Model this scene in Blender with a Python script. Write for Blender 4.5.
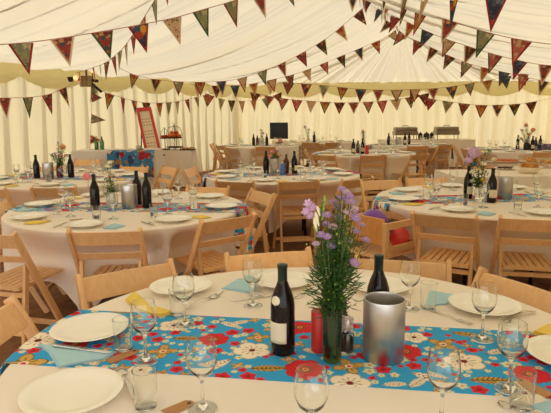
import bpy, bmesh, math, random
import numpy as np
from mathutils import Vector, Matrix
R = math.radians
PI = math.pi
for o in list(bpy.data.objects): bpy.data.objects.remove(o)
SC = bpy.context.scene
COL = SC.collection

# ------------------------------------------------------------------ camera
F, H, YH, ROLL = 535.0, 1.45, 115.0, R(0.5)
PITCH = math.atan((206.5 - YH) / F)
cam = bpy.data.cameras.new('camera'); cam_o = bpy.data.objects.new('camera', cam); COL.objects.link(cam_o)
cam.sensor_width = 36; cam.lens = F / 551 * 36; cam.clip_end = 200; cam.clip_start = .05
cam_o.location = (0, 0, H)
cam_o.rotation_mode = 'QUATERNION'
cam_o.rotation_quaternion = (Matrix.Rotation(PI / 2 - PITCH, 4, 'X') @ Matrix.Rotation(-ROLL, 4, 'Z')).to_quaternion()
SC.camera = cam_o

# ------------------------------------------------------------------ daylight and exposure
w = bpy.data.worlds.new('daylight'); SC.world = w; w.use_nodes = True
bg = w.node_tree.nodes['Background']; bg.inputs[0].default_value = (.94, .95, .97, 1); bg.inputs[1].default_value = 2.0
sun = bpy.data.lights.new('sun', 'SUN'); sun.energy = 11.0; sun.angle = R(2); sun.color = (.92, .93, .86)
sun_o = bpy.data.objects.new('sun', sun); COL.objects.link(sun_o)
sun_o.rotation_euler = (R(-36), 0, R(6))
SC.view_settings.view_transform = 'Standard'; SC.view_settings.look = 'None'
SC.view_settings.gamma = 1; SC.view_settings.use_curve_mapping = False
SC.view_settings.exposure = 0.19
SC.cycles.use_denoising = True
SC.cycles.max_bounces = 14; SC.cycles.diffuse_bounces = 7; SC.cycles.transparent_max_bounces = 40
SC.cycles.sample_clamp_indirect = 8

def ray(x, y):
    a0 = (x - 275.5) / F; b0 = (206.5 - y) / F; cr, sr = math.cos(ROLL), math.sin(ROLL)
    a = a0 * cr + b0 * sr; b = -a0 * sr + b0 * cr
    return (a, math.cos(PITCH) + b * math.sin(PITCH), -math.sin(PITCH) + b * math.cos(PITCH))
def at(x, y, z=.75):            # the spot of a level surface at height z
    r = ray(x, y); t = (z - H) / r[2]; return (r[0] * t, r[1] * t)
def atd(x, y, Y):               # the spot of an upright surface at distance Y
    r = ray(x, y); t = Y / r[1]; return Vector((r[0] * t, Y, H + r[2] * t))

# ------------------------------------------------------------------ materials
def srgb(r, g, b):
    return tuple((c / 255 / 12.92 if c <= 10 else ((c / 255 + .055) / 1.055) ** 2.4) for c in (r, g, b)) + (1,)
def newmat(name):
    m = bpy.data.materials.new(name); m.use_nodes = True; n = m.node_tree.nodes; l = m.node_tree.links
    return m, n, l, n['Principled BSDF']
def plain(name, col, rough=.5, metal=0, noise=0, nscale=30, coat=0, bump=0, bscale=200, spec=.5):
    m, n, l, p = newmat(name)
    p.inputs['Base Color'].default_value = col; p.inputs['Roughness'].default_value = rough
    p.inputs['Metallic'].default_value = metal; p.inputs['Coat Weight'].default_value = coat
    p.inputs['Specular IOR Level'].default_value = spec
    tc = n.new('ShaderNodeTexCoord')
    if noise:
        t = n.new('ShaderNodeTexNoise'); t.inputs['Scale'].default_value = nscale; l.new(tc.outputs['Object'], t.inputs['Vector'])
        mx = n.new('ShaderNodeMixRGB'); mx.blend_type = 'MULTIPLY'; mx.inputs[1].default_value = col
        cr = n.new('ShaderNodeValToRGB'); cr.color_ramp.elements[0].color = (1 - noise,) * 3 + (1,); cr.color_ramp.elements[1].color = (1, 1, 1, 1)
        cr.color_ramp.elements[0].position = .3; cr.color_ramp.elements[1].position = .7
        l.new(t.outputs['Fac'], cr.inputs[0]); l.new(cr.outputs[0], mx.inputs[2]); mx.inputs[0].default_value = 1
        l.new(mx.outputs[0], p.inputs['Base Color'])
    if bump:
        t2 = n.new('ShaderNodeTexNoise'); t2.inputs['Scale'].default_value = bscale; l.new(tc.outputs['Object'], t2.inputs['Vector'])
        b = n.new('ShaderNodeBump'); b.inputs['Strength'].default_value = bump; b.inputs['Distance'].default_value = .002
        l.new(t2.outputs['Fac'], b.inputs['Height']); l.new(b.outputs[0], p.inputs['Normal'])
    return m
def fabric(name, col, tcol, fac):      # cloth that daylight shines through
    m, n, l, p = newmat(name); n.remove(p); out = n['Material Output']
    d = n.new('ShaderNodeBsdfDiffuse'); d.inputs[0].default_value = col
    t = n.new('ShaderNodeBsdfTranslucent'); t.inputs[0].default_value = tcol
    mx = n.new('ShaderNodeMixShader'); mx.inputs[0].default_value = fac
    l.new(d.outputs[0], mx.inputs[1]); l.new(t.outputs[0], mx.inputs[2]); l.new(mx.outputs[0], out.inputs[0])
    return m
def thin_glass(name, tint, rough=.02, k=1.0):
    m, n, l, p = newmat(name); n.remove(p); out = n['Material Output']
    t = n.new('ShaderNodeBsdfTransparent'); t.inputs[0].default_value = tint
    g = n.new('ShaderNodeBsdfGlossy'); g.inputs['Roughness'].default_value = rough; g.inputs[0].default_value = (1, 1, 1, 1)
    f = n.new('ShaderNodeLayerWeight'); f.inputs['Blend'].default_value = .5
    mp = n.new('ShaderNodeMath'); mp.operation = 'POWER'; mp.inputs[1].default_value = 3.0
    mu = n.new('ShaderNodeMath'); mu.operation = 'MULTIPLY_ADD'; mu.inputs[1].default_value = .75 * k; mu.inputs[2].default_value = .06
    l.new(f.outputs['Facing'], mp.inputs[0]); l.new(mp.outputs[0], mu.inputs[0])
    mx = n.new('ShaderNodeMixShader'); l.new(mu.outputs[0], mx.inputs[0])
    l.new(t.outputs[0], mx.inputs[1]); l.new(g.outputs[0], mx.inputs[2]); l.new(mx.outputs[0], out.inputs[0])
    return m
def real_glass(name, tint):
    m, n, l, p = newmat(name); n.remove(p)
    g = n.new('ShaderNodeBsdfGlass'); g.inputs['IOR'].default_value = 1.45; g.inputs['Roughness'].default_value = 0; g.inputs[0].default_value = tint
    l.new(g.outputs[0], n['Material Output'].inputs[0]); return m
def wood(name, c1, c2, rough=.42):
    m, n, l, p = newmat(name); p.inputs['Roughness'].default_value = rough
    tc = n.new('ShaderNodeTexCoord'); mp = n.new('ShaderNodeMapping'); mp.inputs['Scale'].default_value = (14, 14, 3)
    l.new(tc.outputs['Object'], mp.inputs[0])
    t = n.new('ShaderNodeTexNoise'); t.inputs['Scale'].default_value = 3.5; t.inputs['Detail'].default_value = 4; l.new(mp.outputs[0], t.inputs['Vector'])
    cr = n.new('ShaderNodeValToRGB'); cr.color_ramp.elements[0].color = c1; cr.color_ramp.elements[1].color = c2
    cr.color_ramp.elements[0].position = .3; cr.color_ramp.elements[1].position = .7
    l.new(t.outputs['Fac'], cr.inputs[0]); 
    oi = n.new('ShaderNodeObjectInfo'); hs = n.new('ShaderNodeHueSaturation')
    mr = n.new('ShaderNodeMapRange'); mr.inputs['To Min'].default_value = .82; mr.inputs['To Max'].default_value = 1.12
    l.new(oi.outputs['Random'], mr.inputs['Value']); l.new(mr.outputs[0], hs.inputs['Value'])
    l.new(cr.outputs[0], hs.inputs['Color']); l.new(hs.outputs[0], p.inputs['Base Color'])
    return m
def floral(name, base, cols, scale=20, thr=.45):       # printed cotton
    fade = lambda c: tuple(a * .93 + b * .07 for a, b in zip(c[:3], (.78, .64, .42))) + (1,)
    base = fade(base); cols = [fade(c) for c in cols]
    m, n, l, p = newmat(name); p.inputs['Roughness'].default_value = .9
    tc = n.new('ShaderNodeTexCoord')
    def layer(prev, sc, th, off):
        mp = n.new('ShaderNodeMapping'); mp.inputs['Location'].default_value = (off, off * .7, off * 1.3); l.new(tc.outputs['Object'], mp.inputs[0])
        v = n.new('ShaderNodeTexVoronoi'); v.inputs['Scale'].default_value = sc; l.new(mp.outputs[0], v.inputs['Vector'])
        sp = n.new('ShaderNodeSeparateColor'); l.new(v.outputs['Color'], sp.inputs[0])
        cr = n.new('ShaderNodeValToRGB'); cr.color_ramp.interpolation = 'CONSTANT'
        e = cr.color_ramp.elements; e[0].color = cols[0]; e[1].position = 1 / len(cols); e[1].color = cols[1]
        for i in range(2, len(cols)): q = e.new(i / len(cols)); q.color = cols[i]
        l.new(sp.outputs[0], cr.inputs[0])
        ls = n.new('ShaderNodeMath'); ls.operation = 'LESS_THAN'; ls.inputs[1].default_value = th; l.new(v.outputs['Distance'], ls.inputs[0])
        mx = n.new('ShaderNodeMixRGB'); l.new(ls.outputs[0], mx.inputs[0]); l.new(cr.outputs[0], mx.inputs[2])
        if isinstance(prev, tuple): mx.inputs[1].default_value = prev
        else: l.new(prev, mx.inputs[1])
        return mx.outputs[0]
    a = layer(base, scale, thr, 0); b = layer(a, scale * 2.1, thr * .55, 5.3)
    l.new(b, p.inputs['Base Color'])
    tr = n.new('ShaderNodeBsdfTranslucent'); l.new(b, tr.inputs[0]); mx = n.new('ShaderNodeMixShader'); mx.inputs[0].default_value = .5
    l.new(p.outputs[0], mx.inputs[1]); l.new(tr.outputs[0], mx.inputs[2]); l.new(mx.outputs[0], n['Material Output'].inputs[0])
    return m
def vcol(name, rough=.85):
    m, n, l, p = newmat(name); p.inputs['Roughness'].default_value = rough; p.inputs['Specular IOR Level'].default_value = .2
    a = n.new('ShaderNodeVertexColor'); a.layer_name = 'print'; l.new(a.outputs[0], p.inputs['Base Color']); return m

M = dict(
    roof=fabric('ivory_lining', (.76, .70, .55, 1), (.80, .73, .58, 1), .13),
    wall=fabric('ivory_wall_fabric', (.76, .66, .44, 1), (.80, .71, .47, 1), .155),
    valance=fabric('yellow_valance_fabric', (.90, .83, .47, 1), (.90, .82, .45, 1), .24),
    floor=plain('brown_matting', (.33, .155, .065, 1), .95, noise=.4, nscale=9, bump=.5, bscale=300),
    beech=wood('beech', srgb(228, 178, 120), srgb(238, 192, 136)),
    panel=wood('honey_wood', srgb(214, 146, 78), srgb(226, 160, 90)),
    cloth=plain('cream_tablecloth', srgb(244, 233, 218), .9, spec=.15, bump=.12, bscale=900),
    veil=plain('grey_veil_cloth', srgb(232, 224, 212), .9, spec=.15),
    plate=plain('white_china', srgb(248, 243, 228), .18, coat=.3),
    glass=real_glass('clear_glass', (.985, .99, .98, 1)),
    green_glass=thin_glass('green_vase_glass', (.34, .56, .24, 1), .03),
    pink_glass=thin_glass('mauve_glass', (.55, .35, .45, 1), .03),
    steel=plain('brushed_steel', (.60, .57, .53, 1), .36, 1),
    warmer=plain('tarnished_steel', (.30, .25, .19, 1), .35, .85),
    cutlery=plain('cutlery_steel', (.66, .62, .55, 1), .18, 1),
    bottle=plain('dark_bottle_glass', (.010, .006, .006, 1), .08, spec=.32),
    brown_bottle=plain('brown_bottle_glass', (.10, .03, .01, 1), .08, coat=0),
    greenbot=plain('green_bottle_glass', (.03, .16, .02, 1), .08, coat=.6),
    foil=plain('dark_green_foil', (.014, .028, .016, 1), .35, .2),
    label=plain('paper_label', srgb(225, 214, 184), .7),
    ink=plain('printed_ink', (.05, .04, .035, 1), .7),
    red=plain('red_wax', srgb(200, 44, 34), .45, coat=.1),
    bluewax=plain('blue_wax', srgb(84, 112, 178), .45),
    kraft=plain('kraft_card', srgb(190, 140, 92), .85, noise=.12, nscale=60),
    blue_nap=plain('blue_napkin', srgb(172, 212, 222), .85),
    yellow_nap=plain('yellow_napkin', srgb(238, 208, 92), .85),
    leaf=plain('leaf_green', srgb(58, 98, 30), .55, noise=.35, nscale=60),
    leaf2=plain('pale_leaf_green', srgb(96, 130, 60), .6, noise=.3, nscale=60),
    stem=plain('stem_green', srgb(70, 104, 36), .6),
    lilac=plain('lilac_petal', srgb(166, 132, 188), .7),
    lilac2=plain('pale_lilac_petal', srgb(208, 172, 200), .7),
    pink=plain('pink_petal', srgb(232, 142, 140), .7),
    peach=plain('peach_petal', srgb(236, 160, 110), .7),
    cream=plain('cream_petal', srgb(240, 228, 190), .7),
    yolk=plain('yellow_centre', srgb(224, 190, 60), .7),
    bud=plain('green_bud', srgb(140, 170, 60), .6),
    black=plain('black_plastic', (.012, .010, .010, 1), .4),
    iron=plain('dark_iron', (.03, .022, .018, 1), .5, .6),
    redpaint=plain('red_painted_frame', srgb(206, 62, 46), .5),
    paper=plain('cream_paper', srgb(232, 214, 180), .8),
    purple=plain('purple_balloon', srgb(118, 66, 158), .25),
    redball=plain('red_balloon', srgb(222, 70, 62), .25),
    twine=plain('cotton_tape', srgb(176, 110, 86), .9),
    bread=plain('bread_crust', srgb(222, 160, 82), .8, noise=.3, nscale=50),
    quiche=plain('orange_tart', srgb(214, 116, 48), .7, noise=.4, nscale=40),
    salad=plain('dark_salad', srgb(92, 52, 40), .7, noise=.5, nscale=60),
    fruit=plain('orange_fruit', srgb(216, 104, 30), .5), fruitr=plain('red_fruit', srgb(176, 40, 24), .5),
    bowl=plain('white_bowl', srgb(238, 226, 206), .3),
    pearl=plain('silver_pearl', srgb(226, 206, 196), .2, .3, coat=.6),
    pepper=plain('dark_peppercorns', (.06, .03, .02, 1), .8),
    vasewhite=plain('speckled_white_glaze', srgb(222, 214, 190), .3, noise=.3, nscale=90),
    redbind=plain('red_binding', srgb(150, 34, 34), .9), greenbind=plain('green_binding', srgb(52, 84, 52), .9),
    creambind=plain('cream_binding', srgb(214, 190, 150), .9),
    boxred=floral('blue_red_printed_box', srgb(90, 110, 160), [srgb(190, 60, 60), srgb(225, 215, 205), srgb(60, 90, 150)], 18),
    runner=vcol('turquoise_floral_cotton'),
)
lamp_m, n_, l_, p_ = newmat('warm_bulb'); p_.inputs['Emission Color'].default_value = (1, .30, .08, 1); p_.inputs['Emission Strength'].default_value = 1.6; M['bulb'] = lamp_m
_n = M['steel'].node_tree; _p = _n.nodes['Principled BSDF']; _t = _n.nodes.new('ShaderNodeTangent'); _t.direction_type = 'RADIAL'; _t.axis = 'Z'
_n.links.new(_t.outputs[0], _p.inputs['Tangent']); _p.inputs['Anisotropic'].default_value = .85
FL = [floral('red_floral_cotton', srgb(176, 62, 58), [srgb(206, 110, 90), srgb(130, 40, 50), srgb(210, 170, 120), srgb(60, 90, 90)]),
      floral('sage_floral_cotton', srgb(168, 164, 122), [srgb(96, 110, 76), srgb(214, 204, 160), srgb(140, 150, 120)]),
      floral('orange_navy_cotton', srgb(34, 42, 76), [srgb(226, 148, 32), srgb(230, 170, 50), srgb(44, 90, 130), srgb(190, 70, 40)], 12, .5),
      floral('cream_sprig_cotton', srgb(222, 196, 156), [srgb(190, 70, 70), srgb(120, 140, 80), srgb(200, 110, 90)], 34, .35),
      floral('brown_retro_cotton', srgb(92, 52, 30), [srgb(216, 178, 110), srgb(60, 34, 22), srgb(190, 110, 46)]),
      floral('pink_cotton', srgb(204, 112, 96), [srgb(226, 160, 130), srgb(170, 70, 70), srgb(214, 186, 140)]),
      floral('mustard_cotton', srgb(206, 150, 70), [srgb(230, 190, 110), srgb(170, 90, 40), srgb(190, 60, 40)], 18, .45),
      floral('navy_floral_cotton', srgb(40, 58, 92), [srgb(200, 70, 50), srgb(120, 140, 150), srgb(60, 96, 110)], 20, .45),
      floral('bold_daisy_cotton', srgb(228, 206, 172), [srgb(206, 44, 40), srgb(36, 92, 110), srgb(206, 44, 40)], 9, .5)]

# ------------------------------------------------------------------ mesh building
class MB:
    def __init__(s): s.v = []; s.f = []; s.m = []
    def add(s, v, f, mi=0):
        b = len(s.v); s.v += [tuple(q) for q in v]; s.f += [tuple(i + b for i in q) for q in f]; s.m += [mi] * len(f); return s
    def box(s, c, d, rz=0, mi=0):
        x, y, z = [q / 2 for q in d]; P = [(-x, -y, -z), (x, -y, -z), (x, y, -z), (-x, y, -z), (-x, -y, z), (x, -y, z), (x, y, z), (-x, y, z)]
        cs, sn = math.cos(rz), math.sin(rz)
        P = [(c[0] + a * cs - b * sn, c[1] + a * sn + b * cs, c[2] + e) for a, b, e in P]
        return s.add(P, [(0, 3, 2, 1), (4, 5, 6, 7), (0, 1, 5, 4), (1, 2, 6, 5), (2, 3, 7, 6), (3, 0, 4, 7)], mi)
    def beam(s, p0, p1, wx, t, side=(1, 0, 0), mi=0):
        p0, p1, sd = Vector(p0), Vector(p1), Vector(side); d = (p1 - p0).normalized(); sd = (sd - d * sd.dot(d)).normalized(); u = d.cross(sd)
        P = []
        for p in (p0, p1):
            for a, b in ((-1, -1), (1, -1), (1, 1), (-1, 1)): P.append(p + sd * a * wx / 2 + u * b * t / 2)
        return s.add(P, [(0, 3, 2, 1), (4, 5, 6, 7), (0, 1, 5, 4), (1, 2, 6, 5), (2, 3, 7, 6), (3, 0, 4, 7)], mi)
    def tube(s, pts, r, n=6, mi=0):
        pts = [Vector(p) for p in pts]; rr = r if isinstance(r, (list, tuple)) else [r] * len(pts); V = []
        for i, p in enumerate(pts):
            d = (pts[min(i + 1, len(pts) - 1)] - pts[max(i - 1, 0)]).normalized()
            a = d.cross(Vector((0, 0, 1)) if abs(d.z) < .9 else Vector((1, 0, 0))).normalized(); b = d.cross(a)
            for k in range(n): V.append(p + (a * math.cos(2 * PI * k / n) + b * math.sin(2 * PI * k / n)) * rr[i])
        Fc = [(i * n + k, i * n + (k + 1) % n, (i + 1) * n + (k + 1) % n, (i + 1) * n + k) for i in range(len(pts) - 1) for k in range(n)]
        Fc += [tuple(range(n))[::-1], tuple((len(pts) - 1) * n + k for k in range(n))]
        return s.add(V, Fc, mi)
    def lathe(s, prof, n=32, c=(0, 0, 0), mi=0, close=False):
        V = []; rows = []
        for r, z in prof:
            if r < 1e-6: rows.append([len(V)]); V.append((c[0], c[1], c[2] + z))
            else:
                rows.append(list(range(len(V), len(V) + n)))
                V += [(c[0] + r * math.cos(2 * PI * k / n), c[1] + r * math.sin(2 * PI * k / n), c[2] + z) for k in range(n)]
        Fc = []
        for a, b in zip(rows, rows[1:]):
            for k in range(n):
                q = [a[k % len(a)], a[(k + 1) % n % len(a)], b[(k + 1) % n % len(b)], b[k % len(b)]]
                u = []; [u.append(i) for i in q if i not in u]
                if len(u) > 2: Fc.append(tuple(u))
        return s.add(V, Fc, mi)
    def ball(s, c, r, n=10, sq=1, mi=0):
        return s.lathe([(r * math.sin(PI * i / (n // 2)), -r * sq * math.cos(PI * i / (n // 2))) for i in range(n // 2 + 1)] if True else [], n, c, mi)
    def build(s, name, mat, parent=None, loc=(0, 0, 0), rz=0, smooth=False, bevel=0, angle=40):
        me = bpy.data.meshes.new(name); me.from_pydata(s.v, [], s.f); me.update()
        mats = mat if isinstance(mat, (list, tuple)) else [mat]
        for q in mats: me.materials.append(q)
        if len(mats) > 1: me.polygons.foreach_set('material_index', s.m)
        bm = bmesh.new(); bm.from_mesh(me)
        bmesh.ops.recalc_face_normals(bm, faces=bm.faces)
        if bevel:
            bmesh.ops.bevel(bm, geom=[e for e in bm.edges if len(e.link_faces) == 2 and e.calc_face_angle() > R(30)], offset=bevel, segments=2, affect='EDGES', profile=.6, clamp_overlap=True)
        if smooth:
            for fc in bm.faces: fc.smooth = True
            for e in bm.edges: e.smooth = not (len(e.link_faces) == 2 and e.calc_face_angle() > R(angle))
        bm.to_mesh(me); bm.free()
        o = bpy.data.objects.new(name, me); COL.objects.link(o); o.location = loc; o.rotation_euler = (0, 0, rz)
        if parent: o.parent = parent
        return o

def tag(o, label=None, cat=None, group=None, kind=None):
    if label: o['label'] = label
    if cat: o['category'] = cat
    if group: o['group'] = group
    if kind: o['kind'] = kind
    return o
def empty(name, loc=(0, 0, 0), rz=0, label=None, cat=None, group=None):
    o = bpy.data.objects.new(name, None); COL.objects.link(o); o.location = loc; o.rotation_euler = (0, 0, rz); o.empty_display_size = .05
    return tag(o, label, cat, group)
KIDS = {}
def copy_tree(o, parent=None):
    c = o.copy(); COL.objects.link(c); c.parent = parent
    if o.name not in KIDS: KIDS[o.name] = list(o.children)
    for ch in KIDS[o.name]: copy_tree(ch, c)
    return c
FIRST = {}
def place(kind, maker, loc, rz, label, cat, group=None, tilt=None, scale=1):
    if kind not in FIRST:
        o = FIRST[kind] = maker(); FIRST[kind + '!'] = [o] + list(o.children)
    else: o = copy_tree(FIRST[kind])
    o.location = loc; o.rotation_euler = (0, 0, rz)
    if scale != 1: o.scale = (scale,) * 3
    if 'group' in o: del o['group']
    return tag(o, label, cat, group)

# ------------------------------------------------------------------ marquee
K = .475; RX0, RX1, RY = -3.9, 3.6, 15.8           # ridge: X = RX0 + K*Y
UD = Vector((K, 1, 0)).normalized(); EZ, RZ = 2.27, 3.84
APEX = Vector((3.6, 15.8, RZ)); CL = Vector((-1.1, 15.8, EZ)); CR = Vector((8.3, 15.8, EZ))
PN = Vector((UD.y, -UD.x, 0))                       # across the tent, to the right
HALF = (CR - APEX).xy.dot(PN.xy)
rnd = random.Random(5)
PH = [(rnd.uniform(0, 6.28), rnd.uniform(.6, 1.4)) for _ in range(12)]
def pleat(u, k=0):
    v = u + .10 * math.sin(1.3 * u + k) + .05 * math.sin(4.1 * u + 2 * k)
    c = lambda P, o, e: (1 - abs(math.sin(PI * v / P + o))) ** e
    a = -1.0 * c(.74, 0, 2.2) - .55 * c(.41, 1, 2) - .25 * c(.23, 2, 1.6) + .40 * math.sin(2 * PI * v / 1.45 + k)
    return a
def slope(side, U0=-21.0, U1=0.0, NU=900, NW=36):
    V = []
    for i in range(NU + 1):
        u = U0 + (U1 - U0) * i / NU; rp = APEX + UD * u
        # the run ends on the gable, which is not square to the ridge
        for j in range(NW + 1):
            t = j / NW; across = HALF * t
            p = rp + PN * side * across
            if side > 0: uu = u + (across * K if True else 0)
            gx = across * side
            # stretch so that the far edge follows the gable line Y=15.8
            far = (15.8 - (APEX + PN * gx).y) / UD.y
            p = APEX + PN * gx + UD * (far + u * 1.0)
            drift = u + .25 * math.sin(3 * t + .6 * u)
            z = RZ + (EZ - RZ) * t - .34 * 4 * t * (1 - t)
            z += .17 * min(1, t / .07) * (pleat(drift, side) + .75) * (.35 + .65 * math.sin(PI * min(1, t * .9 + .08)))
            V.append((p.x, p.y, z))
    n = NW + 1
    Fc = [(i * n + j, i * n + j + 1, (i + 1) * n + j + 1, (i + 1) * n + j) for i in range(NU) for j in range(NW)]
    m = MB(); m.add(V, Fc); return m
for sd, nm, lb in ((-1, 'ceiling', 'left'), (1, 'ceiling', 'right')):
    tag(slope(sd).build(nm, M['roof'], smooth=True, angle=180), kind='structure', label='pleated ivory roof lining, %s slope' % lb)

def wave(x, k=0): return .065 * math.sin(2 * PI * x / .36 + 1.2 * math.sin(x * 1.7 + k)) + .022 * math.sin(2 * PI * x / .17 + k) + .012 * math.sin(2 * PI * x / .9 + k)
def curtain(p0, p1, z0, z1, name, k, step=.025):
    p0, p1 = Vector(p0), Vector(p1); L = (p1 - p0).length; d = (p1 - p0) / L; nn = Vector((-d.y, d.x, 0)); N = int(L / step); V = []
    for i in range(N + 1):
        x = L * i / N
        for j in range(9):
            t = j / 8; p = p0 + d * x + nn * wave(x + .04 * math.sin(3 * t + x), k) * (.5 + .6 * (1 - t)) * 1.3; V.append((p.x, p.y, z0 + (z1 - z0) * t))
    Fc = [(i * 9 + j, (i + 1) * 9 + j, (i + 1) * 9 + j + 1, i * 9 + j + 1) for i in range(N) for j in range(8)]
    m = MB(); m.add(V, Fc); return tag(m.build(name, M['wall'], smooth=True, angle=180), kind='structure')
def flat(v): return Vector((v.x, v.y, 0))
LEN = 21.0
curtain(flat(CL - UD * LEN), flat(CL + UD * .15), 0, EZ + .18, 'wall_left', 0)
curtain(flat(CL - Vector((.15, 0, 0))), flat(CR + Vector((.1, 0, 0))), 0, EZ + .09, 'wall_back', 2)
curtain(flat(CR), flat(CR - UD * 17.2), 0, EZ + .18, 'wall_right', 4)
# the near end and the last bay on the right stand open to the daylight
# gables: fans of pleats gathered at the ridge
def gable(apex, a, b, name, out):
    V = []; N = 420; NR = 10
    for i in range(N + 1):
        s = i / N; base = a.lerp(b, s)
        for j in range(NR + 1):
            t = j / NR; p = apex.lerp(base, t)
            off = (.05 * pleat(s * 9.0, 3) * 1.5 + .02 * math.sin(s * 150)) * t ** .8
            sag = -.10 * math.sin(PI * t) * .5
            V.append((p.x + out[0] * off, p.y + out[1] * off, p.z + sag * 0))
    n = NR + 1
    m = MB(); m.add(V, [(i * n + j, i * n + j + 1, (i + 1) * n + j + 1, (i + 1) * n + j) for i in range(N) for j in range(NR)])
    return tag(m.build(name, M['roof'], smooth=True, angle=180), kind='structure')
gable(APEX, CL, CR, 'wall_gable', (0, -1))
gable(APEX - UD * LEN, CL - UD * LEN, CR - UD * LEN, 'wall_gable', (0, 1))
# floor
fm = MB(); q = [CL + UD * .3 - PN * .3, CR + UD * .3 + PN * .3, CR - UD * (LEN + .3) + PN * .3, CL - UD * (LEN + .3) - PN * .3]
fm.add([(p.x, p.y, 0) for p in q] + [(p.x, p.y, -.05) for p in q], [(0, 1, 2, 3), (7, 6, 5, 4), (0, 4, 5, 1), (1, 5, 6, 2), (2, 6, 7, 3), (3, 7, 4, 0)])
tag(fm.build('floor', M['floor']), kind='structure')
# yellow swagged valances under the eaves
def valance(a, b, inward, name, node=1.42, off=0, k=0):
    a, b = Vector(a), Vector(b); L = (b - a).length; d = (b - a) / L; NX = int(L / .045); NZ = 9; V = []
    for i in range(NX + 1):
        x = L * i / NX; ph = ((x + off) % node) / node; dr = .20 + .19 * math.sin(PI * ph) ** .8
        for j in range(NZ + 1):
            t = j / NZ; q = a + d * x + Vector(inward) * (.10 + .035 * math.sin(PI * t) * math.sin(PI * ph) + .012 * math.sin(26 * t * (.3 + math.sin(PI * ph)) + 2 * k) * t)
            V.append((q.x, q.y, EZ + .05 - dr * t))
    n = NZ + 1
    m = MB(); m.add(V, [(i * n + j, (i + 1) * n + j, (i + 1) * n + j + 1, i * n + j + 1) for i in range(NX) for j in range(NZ)])
    return tag(m.build(name, M['valance'], smooth=True, angle=180), kind='structure', label='yellow swagged valance under the eaves')
valance(CL - UD * LEN, CL, PN, 'trim_1', off=.62)
valance(CL, CR, (0, -1, 0), 'trim_2', off=.3, k=1)
valance(CR, CR - UD * LEN, -PN, 'trim_3', k=2)

# ------------------------------------------------------------------ floral print for the runners
TURQ = np.array(srgb(56, 164, 220)[:3]); CRM = np.array(srgb(248, 234, 208)[:3]); RED = np.array(srgb(214, 44, 50)[:3])
MUS = np.array(srgb(210, 166, 88)[:3]); OLV = np.array(srgb(112, 92, 34)[:3]); PGR = np.array(srgb(160, 196, 158)[:3]); DRD = np.array(srgb(120, 34, 34)[:3])
def paint(U, V, motifs):
    C = np.empty(U.shape + (3,)); C[:] = TURQ
    for kind, u, v, s, rot in motifs:
        du, dv = U - u, V - v; msk = (abs(du) < s * 1.1) & (abs(dv) < s * 1.1)
        if not msk.any(): continue
        x = du[msk] * math.cos(rot) + dv[msk] * math.sin(rot); y = -du[msk] * math.sin(rot) + dv[msk] * math.cos(rot)
        r = np.hypot(x, y) / s; th = np.arctan2(y, x); c = C[msk]
        if kind in ('white', 'red', 'musf'):
            pet = (.86 + .14 * np.abs(np.cos(3.5 * th)) ** .7) if kind == 'red' else ((.70 + .30 * np.abs(np.cos(2.5 * th)) ** .6) if kind == 'white' else (.74 + .26 * np.cos(4 * th)))
            main = {'white': CRM, 'red': RED, 'musf': MUS}[kind]
            c[r < pet] = {'white': OLV * .6 + CRM * .4, 'red': RED * .7, 'musf': OLV}[kind]; c[r < pet - .07] = main
            st = (np.abs(np.sin(5 * th)) > .93) & (r < .55) & (r > .15); c[st] = (CRM * .4 + DRD * .6) if kind == 'white' else (OLV if kind == 'musf' else RED * .8)
            c[r < .17] = DRD if kind != 'red' else MUS
            if kind == 'red': c[(r < .34) & (r > .22)] = OLV; c[r < .1] = RED
            if kind == 'musf': c[r < .22] = CRM; c[r < .13] = RED
        elif kind in ('leaf', 'wleaf'):
            hw = .36 * s * np.cos(np.clip(x / s, -1, 1) * PI / 2) ** .7; ins = (np.abs(x) < s) & (np.abs(y) < hw)
            c[ins] = MUS if kind == 'leaf' else CRM
            stp = ins & (np.sin((x - np.abs(y) * .8) / s * 26) > .35); c[stp] = OLV if kind == 'leaf' else (CRM * .45 + DRD * .3 + OLV * .25)
            c[ins & (np.abs(y) < .05 * s)] = OLV if kind == 'leaf' else DRD
            if kind == 'wleaf': c[ins & (np.abs(x / s) < .8) & ~stp] = CRM
        elif kind == 'mini':
            pet = .65 + .35 * np.abs(np.cos(2.5 * th)); c[r < pet] = PGR; c[(r < pet - .18)] = CRM * .8 + PGR * .2; c[r < .3] = MUS
        elif kind == 'blob':
            pet = .86 + .12 * np.sin(5 * th + rot * 3); c[r < pet] = RED; c[(r < .3)] = RED * .55
        C[msk] = c
    return C
def runner_motifs(seed, L, W, big=()):
    g = random.Random(seed); ms = []; out = []
    def free(u, v, s): return all(math.hypot(u - q[1], v - q[2]) > (s + q[3]) * .82 for q in out)
    for q in big: out.append(q)
    u0, u1 = -L / 2, L / 2
    for s_lo, s_hi, kinds, tries in ((.055, .07, ['white', 'red', 'white', 'musf'], 200), (.036, .052, ['leaf', 'wleaf', 'musf', 'wleaf'], 200), (.018, .026, ['blob', 'mini', 'blob', 'musf'], 500), (.010, .016, ['mini', 'blob', 'mini', 'mini'], 1600)):
        for _ in range(int(tries * L / 2)):
            s = g.uniform(s_lo, s_hi); u = g.uniform(u0, u1); v = g.uniform(-W / 2, W / 2)
            if big and s_lo > .03 and abs(u) < .75: continue
            if free(u, v, s): out.append((g.choice(kinds), u, v, s, g.uniform(0, 6.28)))
    return out
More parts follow.
